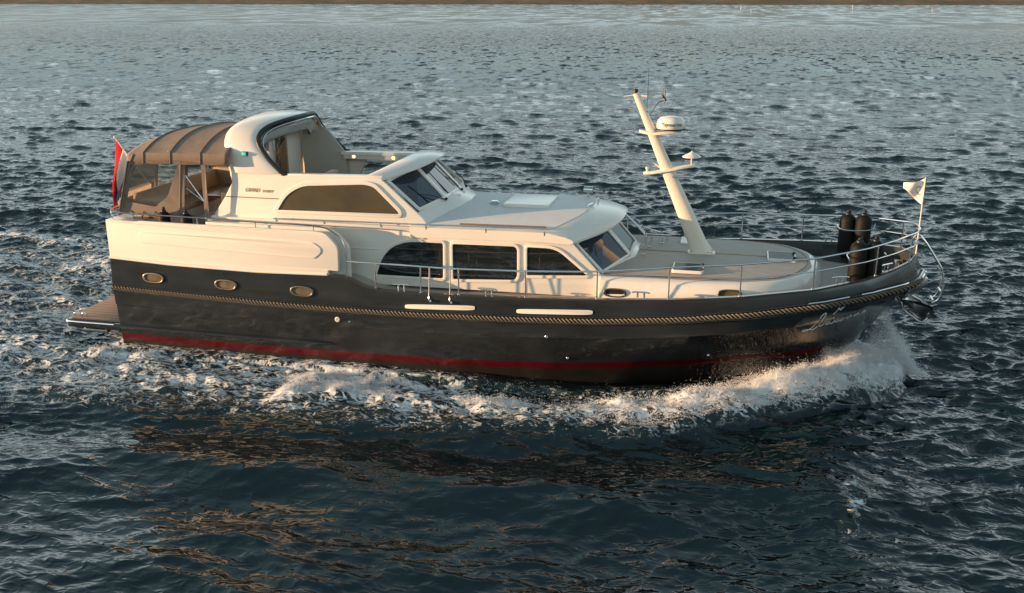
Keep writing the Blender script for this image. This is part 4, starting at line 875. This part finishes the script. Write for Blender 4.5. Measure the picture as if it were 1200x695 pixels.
crest_p = (y > 0)*(x < 3)*np.exp(-((y-(3.6+.22*np.maximum(-x, 0)))/.40)**2)*.66
F = np.clip(np.maximum(np.maximum(Fs, aster), crest_p), 0, 1.3)*(.56+.74*nz); F[inside] = 0; F = np.where(x > 10, np.minimum(F, .88), F)
# thin foam scraps on the diverging crest off the bow
divx = 13.35+.10*np.sin(y*2.1); F = np.maximum(F, (.02+.66*fbm(x*4.5, y*4.5, 61, 3))*np.exp(-((x-divx-.06*(y+5.5)**2)/.22)**2)*np.exp(-((y+5.3)/1.1)**2)*np.clip((nz-.36)/.15, 0, 1))
F = np.maximum(F, np.clip(fbm(x*.35, y*.6, 77, 4)-.66, 0, 1)*1.0*np.exp(-((x+2)/9)**2)*(y < -5))
band = np.clip(1-np.abs(q-.6)/.6, 0, 1)*(x < 15)
A_bow = np.interp(x, [-20, 0, 6, 9, 10.5, 12, 13, 14, 14.7, 15.0], [.02, .10, .14, .10, .16, .34, .46, .50, .30, 0])
turb = (fbm(x*2.3, y*2.9, 91, 4)-.5)*2; turb2 = (fbm(x*6.5+3, y*7.5, 95, 3)-.5)*2
rip = np.interp(res, [.04, .12], [1, 0])
bowf = np.interp(x, [9.5, 11.5, 13, 14.8], [0, .5, 1, .7])*(x < 15)*np.clip(F, 0, 1)*(ay < 4); Z = Z*(1-.35*np.clip(F, 0, 1)) + bowf*((fbm(x*4.2, y*4.2, 141, 4)-.5)*.30+(fbm(x*13, y*13, 151, 3)-.5)*.11) + band*A_bow*(.75+.7*nz) + np.clip(F, 0, 1)*(turb*.17+turb2*.05*rip) + .16*crest_p*(x > -14)
# troughs and outward travelling wake crests
off_ = ay-yo; wk = np.interp(x, [-30, -5, 2, 10, 12.5, 13.5], [.3, .7, 1, 1, .7, 0])*(off_ > 0)
Z += wk*(-.16*np.exp(-((off_-.75)/.55)**2)+.10*np.exp(-((off_-2.1)/.7)**2)-.06*np.exp(-((off_-3.6)/.8)**2))
Z += .12*np.exp(-((x-13.2-.04*(y+5)**2)/.6)**2)*np.exp(-((y+4.8)/2.0)**2)
# run of water along the hull: lower amidships, lifted at the ends; never above the boot stripe
Z += np.where((q > -.5) & (q < .45) & (x > 5.5) & (x < 11), -.07, 0)*1.0
Z += -.05
nearhull = (ay < hb+.25) & (x > 0) & (x < 12.3); T_ = np.interp(x, [0, 4, 7, 9, 11, 12.3], [.06, .12, .12, .04, .12, .25])+.05*turb; Z = np.where(nearhull, np.clip(Z, T_-.04, T_+.02), Z); Z[inside] = -.45
fd_ = (F < .2)*1.0+.4; DX *= fd_; DY *= fd_; DX[inside] = 0; DY[inside] = 0; kk = nearhull & ~inside; DX[kk] *= .2; DY[kk] *= .2
V = np.stack([x+DX, y+DY, Z], -1).reshape(-1, 3).astype(np.float32)
nr, nc = x.shape; idx = np.arange(nr*nc).reshape(nr, nc)
quads = np.stack([idx[:-1, :-1], idx[:-1, 1:], idx[1:, 1:], idx[1:, :-1]], -1).reshape(-1, 4)
me = bpy.data.meshes.new('water'); me.vertices.add(len(V)); me.vertices.foreach_set('co', V.ravel()); nq = len(quads)
me.loops.add(nq*4); me.loops.foreach_set('vertex_index', quads.ravel().astype(np.int32)); me.polygons.add(nq)
me.polygons.foreach_set('loop_start', np.arange(0, nq*4, 4, dtype=np.int32)); me.polygons.foreach_set('loop_total', np.full(nq, 4, dtype=np.int32))
me.update(); me.polygons.foreach_set('use_smooth', np.ones(nq, dtype=bool))
def attr(nm, arr):
    a = me.attributes.new(nm, 'FLOAT', 'POINT'); a.data.foreach_set('value', arr.reshape(-1).astype(np.float32))
attr('foam', np.clip(F, 0, 1.4)); attr('coarse', np.clip((res-.05)/.5, 0, 1)); attr('lee', near_lee); attr('far', np.clip((dyl-.12)/1.2, 0, 1)); attr('fill', np.clip((res-.042)/.10, 0, 1)); attr('far2', np.clip((dyl-1.2)/6, 0, 1))
wm = bpy.data.materials.new('sea_water'); wm.use_nodes = True; n = wm.node_tree.nodes; l = wm.node_tree.links; b = n['Principled BSDF']
def N(t, **k):
    o = n.new(t)
    for a, v in k.items(): setattr(o, a, v)
    return o
def math_(op, a, b_=None, c=None, clamp=False):
    o = N('ShaderNodeMath', operation=op); o.use_clamp = clamp
    for i, v in enumerate((a, b_, c)):
        if v is None: continue
        if isinstance(v, (int, float)): o.inputs[i].default_value = v
        else: l.new(v, o.inputs[i])
    return o.outputs[0]
geo = N('ShaderNodeNewGeometry'); pos = geo.outputs['Position']
def ntex(scale, det, stretch=(1, 1, 1), rough=.55, dist=0):
    mp = N('ShaderNodeMapping'); l.new(pos, mp.inputs[0]); mp.inputs['Scale'].default_value = stretch
    t = N('ShaderNodeTexNoise'); l.new(mp.outputs[0], t.inputs[0]); t.inputs['Scale'].default_value = scale; t.inputs['Detail'].default_value = det; t.inputs['Roughness'].default_value = rough; t.inputs['Distortion'].default_value = dist
    return t.outputs[0]
fa = N('ShaderNodeAttribute', attribute_name='foam').outputs['Fac']; ca = N('ShaderNodeAttribute', attribute_name='coarse').outputs['Fac']; la = N('ShaderNodeAttribute', attribute_name='lee').outputs['Fac']
small_ = ntex(5.0, 1.2, (.8, 1.3, 1), .5, .6); small = math_('SUBTRACT', 1.0, math_('ABSOLUTE', math_('MULTIPLY_ADD', small_, 2.6, -1.3))); mid = ntex(1.0, 7, (.45, 1.25, 1), .65, .4); big = ntex(.7, 4, (1.0, .16, 1), .6, 0); cb_ = N('ShaderNodeAttribute', attribute_name='far').outputs['Fac']
fl_ = N('ShaderNodeAttribute', attribute_name='fill').outputs['Fac']; mid2 = ntex(2.4, 3, (.65, 1.4, 1), .6, .4)
hgt = math_('ADD', math_('MULTIPLY', small, math_('MULTIPLY_ADD', la, -.010, .016)), math_('MULTIPLY', mid, math_('MULTIPLY', math_('MULTIPLY', ca, math_('SUBTRACT', 1.0, cb_)), .30)))
hgt = math_('ADD', hgt, math_('MULTIPLY', mid2, math_('MULTIPLY', math_('MULTIPLY', fl_, math_('SUBTRACT', 1.0, cb_)), .11)))

bmp = N('ShaderNodeBump'); bmp.inputs['Strength'].default_value = 1; bmp.inputs['Distance'].default_value = 1; l.new(hgt, bmp.inputs['Height'])
def tiltn(sc_, st_, amp_, w_):
    mp = N('ShaderNodeMapping'); l.new(pos, mp.inputs[0]); mp.inputs['Scale'].default_value = st_
    t = N('ShaderNodeTexNoise'); l.new(mp.outputs[0], t.inputs[0]); t.inputs['Scale'].default_value = sc_; t.inputs['Detail'].default_value = 1.6; t.inputs['Roughness'].default_value = .6
    a = N('ShaderNodeVectorMath', operation='SUBTRACT'); l.new(t.outputs['Color'], a.inputs[0]); a.inputs[1].default_value = (.5, .5, .5)
    c = N('ShaderNodeVectorMath', operation='MULTIPLY'); l.new(a.outputs[0], c.inputs[0]); c.inputs[1].default_value = (amp_*.5, amp_, 0)
    d = N('ShaderNodeVectorMath', operation='SCALE'); l.new(c.outputs[0], d.inputs[0]); l.new(w_, d.inputs['Scale']); return d.outputs[0]
fb2 = N('ShaderNodeAttribute', attribute_name='far2').outputs['Fac']
v1 = N('ShaderNodeVectorMath', operation='ADD'); l.new(tiltn(1.6, (1.0, .5, 1), 1.9, math_('MULTIPLY', ca, math_('SUBTRACT', 1.0, fb2))), v1.inputs[0]); l.new(tiltn(.9, (1.0, .42, 1), 2.6, math_('MULTIPLY', cb_, math_('SUBTRACT', 1.0, fb2))), v1.inputs[1])
v2 = N('ShaderNodeVectorMath', operation='ADD'); l.new(v1.outputs[0], v2.inputs[0]); l.new(tiltn(.14, (1.0, .28, 1), 1.0, fb2), v2.inputs[1])
v3 = N('ShaderNodeVectorMath', operation='ADD'); l.new(v2.outputs[0], v3.inputs[0]); l.new(geo.outputs['Normal'], v3.inputs[1]); v4 = N('ShaderNodeVectorMath', operation='NORMALIZE'); l.new(v3.outputs[0], v4.inputs[0])
l.new(v4.outputs[0], bmp.inputs['Normal'])
l.new(bmp.outputs[0], b.inputs['Normal'])
b.inputs['Base Color'].default_value = (.006, .020, .022, 1); l.new(math_('MULTIPLY_ADD', cb_, .05, .012), b.inputs['Roughness']); b.inputs['IOR'].default_value = 1.6
# foam pattern: cells and torn filaments
vor = N('ShaderNodeTexVoronoi', feature='SMOOTH_F1'); wv = N('ShaderNodeMapping'); wv.inputs['Scale'].default_value = (1, 1.5, 1)
nn = N('ShaderNodeTexNoise'); nn.inputs['Scale'].default_value = 1.6; nn.inputs['Detail'].default_value = 5; l.new(pos, nn.inputs[0])
ad_ = N('ShaderNodeVectorMath', operation='MULTIPLY_ADD'); l.new(nn.outputs['Color'], ad_.inputs[0]); ad_.inputs[1].default_value = (.9, .9, .9); l.new(pos, ad_.inputs[2]); l.new(ad_.outputs[0], wv.inputs[0])
l.new(wv.outputs[0], vor.inputs[0]); vor.inputs['Scale'].default_value = 3.2
fn = ntex(7, 8, (1, 1.6, 1), .68, .6)
def ridge(sc_, st_, di):
    t = ntex(sc_, 5, st_, .6, di); return math_('SUBTRACT', 1.0, math_('ABSOLUTE', math_('MULTIPLY_ADD', t, 4.0, -2.0)))
rg = math_('ADD', math_('MULTIPLY', ridge(2.6, (.8, 1.5, 1), 1.6), .45), math_('MULTIPLY', ridge(6.0, (.8, 1.5, 1), 1.2), .30))
pat = math_('ADD', math_('ADD', math_('MULTIPLY', vor.outputs['Distance'], .20), math_('MULTIPLY', fn, .25)), rg)
fm = math_('SUBTRACT', pat, math_('MULTIPLY_ADD', fa, -.55, 1.07)); mask = math_('MULTIPLY', math_('MULTIPLY_ADD', fm, 6.0, .5, True), math_('GREATER_THAN', fa, .12))
soft = math_('MULTIPLY', fa, .20, None, True)
fo = N('ShaderNodeBsdfPrincipled'); fo.inputs['Base Color'].default_value = (.78, .80, .80, 1); fo.inputs['Roughness'].default_value = .8; fo.inputs['Specular IOR Level'].default_value = .2
fb = N('ShaderNodeBump'); fb.inputs['Strength'].default_value = .9; fb.inputs['Distance'].default_value = .035; l.new(fn, fb.inputs['Height']); l.new(fb.outputs[0], fo.inputs['Normal'])
mixc = N('ShaderNodeMixRGB'); l.new(soft, mixc.inputs[0]); mixc.inputs[1].default_value = (.001, .0085, .010, 1); mixc.inputs[2].default_value = (.13, .20, .19, 1); l.new(mixc.outputs[0], b.inputs['Base Color'])
mxs = N('ShaderNodeMixShader'); l.new(mask, mxs.inputs[0]); l.new(b.outputs[0], mxs.inputs[1]); l.new(fo.outputs[0], mxs.inputs[2]); l.new(mxs.outputs[0], n['Material Output'].inputs[0])
me.materials.append(wm); wo_ = bpy.data.objects.new('water', me); col.objects.link(wo_); wo_['kind'] = 'structure'

# ------------------------------------------------------------ bow spray
M['spray'] = mat('spray_droplets', (.86, .87, .88), .5)
def spray(name, pts, rad, label):
    V_ = []; F_ = []; base_ = np.array([(1,0,0),(-.5,.87,0),(-.5,-.87,0),(0,0,1.3),(0,0,-1.1)], float); fcs = [(0,1,3),(1,2,3),(2,0,3),(1,0,4),(2,1,4),(0,2,4)]
    rn = np.random.default_rng(3); k = len(pts); rot = rn.normal(size=(k, 3)); rot /= np.linalg.norm(rot, axis=1)[:, None]
    ref = np.where(np.abs(rot[:, 2:3]) < .9, [[0, 0, 1.]], [[1., 0, 0]]); u_ = np.cross(rot, ref); u_ /= np.linalg.norm(u_, axis=1)[:, None]; v_ = np.cross(rot, u_)
    B3 = np.stack([u_, v_, rot], 1)
    vv = pts[:, None, :]+np.einsum('bj,kji->kbi', base_, B3)*rad[:, None, None]
    ff = (np.array(fcs)[None]+5*np.arange(k)[:, None, None]).reshape(-1, 3)
    me = bpy.data.meshes.new(name); me.vertices.add(k*5); me.vertices.foreach_set('co', vv.reshape(-1).astype(np.float32)); me.loops.add(ff.size); me.loops.foreach_set('vertex_index', ff.ravel().astype(np.int32))
    me.polygons.add(len(ff)); me.polygons.foreach_set('loop_start', np.arange(0, ff.size, 3, dtype=np.int32)); me.polygons.foreach_set('loop_total', np.full(len(ff), 3, dtype=np.int32)); me.update(); o = link(name, me, 'spray', None, False); o['kind'] = 'stuff'; o['label'] = label; o['category'] = 'spray'; return o
rn = np.random.default_rng(21)
def crestline(xq): return np.interp(xq, [9.8, 10.5, 11.5, 12.4, 13.25, 14.1, 14.6, 14.9], [3.2, 3.1, 2.5, 1.95, 1.35, .75, .35, .02])
def hgt_(xq): return np.interp(xq, [9.8, 10.8, 11.8, 12.6, 13.4, 14.2, 14.7, 15.1], [.04, .06, .10, .18, .36, .78, 1.02, .55])
K = 230000; xq = np.where(rn.random(K) < .55, 10.2+4.95*rn.beta(2.1, 1.3, K), 13.0+2.15*rn.beta(1.6, 1.1, K)); c0 = crestline(xq); hh = hgt_(xq); t = rn.random(K)
lump = fbm(xq*2.6+t*.8, t*2.2+xq*.4, 301, 3); zz = hh*(t**1.5)*(.35+1.35*lump); yy = -(c0-.12-.10*t)+rn.normal(size=K)*(.09+.20*t)*.8; xx = xq-.30*t+rn.normal(size=K)*.05
fly = rn.random(K) < .02; zz[fly] *= 1.35; xx[fly] += rn.normal(size=fly.sum())*.12
rad = rn.choice([.0028, .004, .006, .010], p=[.52, .30, .14, .04], size=K)*(1.1-.35*t)
K2 = 1800; x2 = rn.normal(12.1, .35, K2); z2 = np.abs(rn.normal(0, .26, K2))+.1; y2 = np.array([-(hull_y(float(min(a, 13)), float(min(c, 1.2)))+.1) for a, c in zip(x2, z2)])-np.abs(rn.normal(0, .15, K2))
K3 = 2500; x3 = rn.uniform(-1, 11.5, K3); y3 = -np.interp(x3, [0, 4, 8.4, 10.5, 11.5], [3.6, 3.2, 3.0, 2.9, 2.5])+rn.normal(size=K3)*.45; z3 = .05+np.abs(rn.normal(0, .05, K3))
cand = np.flatnonzero(((F > .35) & (x > 8) & (x < 15) & (y < .3) & (y > -4.5) & ~inside).ravel()); wgt = np.interp(x.ravel()[cand], [8, 10, 12, 13.5, 15], [.02, .12, .55, 1, 1.2])*F.ravel()[cand]*(dxl*dyl).ravel()[cand]; wgt = wgt/wgt.sum(); pick = rn.choice(cand, 90000, p=wgt); base4 = V[pick]+np.stack([rn.normal(size=90000)*.02, rn.normal(size=90000)*.02, np.minimum(rn.exponential(.035, 90000), .3)], 1)
cand = np.flatnonzero(((F > .55) & (x > -8) & (x <= 9.5) & (y < 0) & ~inside).ravel()); pick = rn.choice(cand, 40000); base5 = V[pick]+np.stack([rn.normal(size=40000)*.02, rn.normal(size=40000)*.02, np.minimum(rn.exponential(.018, 40000), .2)], 1)
rad4 = rn.choice([.003, .005, .008], p=[.5, .35, .15], size=130000)
pts = np.concatenate([base4, base5, np.stack([xx, yy, zz], 1), np.stack([x2, y2, z2], 1), np.stack([x3, y3, z3], 1)]); rad = np.concatenate([rad4, rad, np.full(K2, .0028), np.full(K3, .0035)])
pts = np.array(pts); ok = np.ones(len(pts), bool)
spray('spray', pts[ok], np.array(rad)[ok], 'white spray thrown up by the bow')

# ------------------------------------------------------------ far shore and marks
def shore_mat():
    m = mat('reed_shore', (.17, .10, .05), .95, c2=(.045, .05, .02), vscale=.045, stretch=(1, 1, 5)); return m
M['shore'] = shore_mat()
sm_ = MB(); rings = []
for i, xx in enumerate(np.linspace(-2600, 690, 200)):
    taper = min(1, (690-xx)/120); h_ = (7.5+3.5*noise.noise((xx*.012, 0, 0))+1.6*noise.noise((xx*.07, 3, 0)))*taper
    rings.append([(xx, 1480+xx*0, -.6), (xx, 1486, .8*taper), (xx, 1500, h_*.45), (xx, 1530, h_), (xx, 1640, h_*1.1+2*taper), (xx, 1700, -.6)])
sh = sm_.loft(rings).build('shore', 'shore'); sh['kind'] = 'structure'
sh2 = MB().loft([[(xx, 2600, -1), (xx, 2640, 6), (xx, 2700, 13+3*noise.noise((xx*.01, 9, 0))), (xx, 2900, -1)] for xx in np.linspace(400, 5200, 120)]).build('far_shore', 'shore'); sh2['kind'] = 'structure'
M['buoy'] = mat('buoy_yellow', (.75, .55, .2), .5); M['buoyw'] = mat('buoy_white', (.8, .8, .78), .5)
C0 = np.array(CAM); 

for (px, py, lab, mm) in ((869, 8, 'small pale channel buoy, leftmost of the row near the far shore', 'buoyw'), (881, 11.5, 'small pale channel buoy just in front of the leftmost far buoy', 'buoyw'), (1000, 8, 'small pale channel buoy in the middle of the far row', 'buoyw'), (1094, 10, 'small reddish buoy at the right end of the far row', 'buoy')):
    dep = 6.53*1129/(py+1.0); az = YAW+math.atan((px-600)/1181.); xx, yy = CAM.x+math.sin(az)*dep/math.cos(az-YAW)*1.0, CAM.y+math.cos(az)*dep/math.cos(az-YAW)
    k = dep/1129*.9; bo = tag(empty('channel_buoy', (xx, yy, -.2)), lab, 'buoy', 'buoys near the far shore')
    MB().lathe([(0, 0), (k*.6, .02), (k*.7, k*.6), (k*.35, k*.9), (0, k*1.0)], (0, 0, 0), 14).build('float', mm, bo); MB().lathe([(k*.2, k*.9), (k*.16, k*2.6), (k*.34, k*2.7), (k*.3, k*3.3), (0, k*3.5)], (0, 0, 0), 10).build('topmark', mm, bo)

# ------------------------------------------------------------ every part sits directly under the yacht
for g_ in (dh, ph, cn, fd, ms):
    for ch in list(g_.children):
        ch.parent = yacht; ch.location = ch.location+Vector((-7, 0, 0))
    bpy.data.objects.remove(g_)
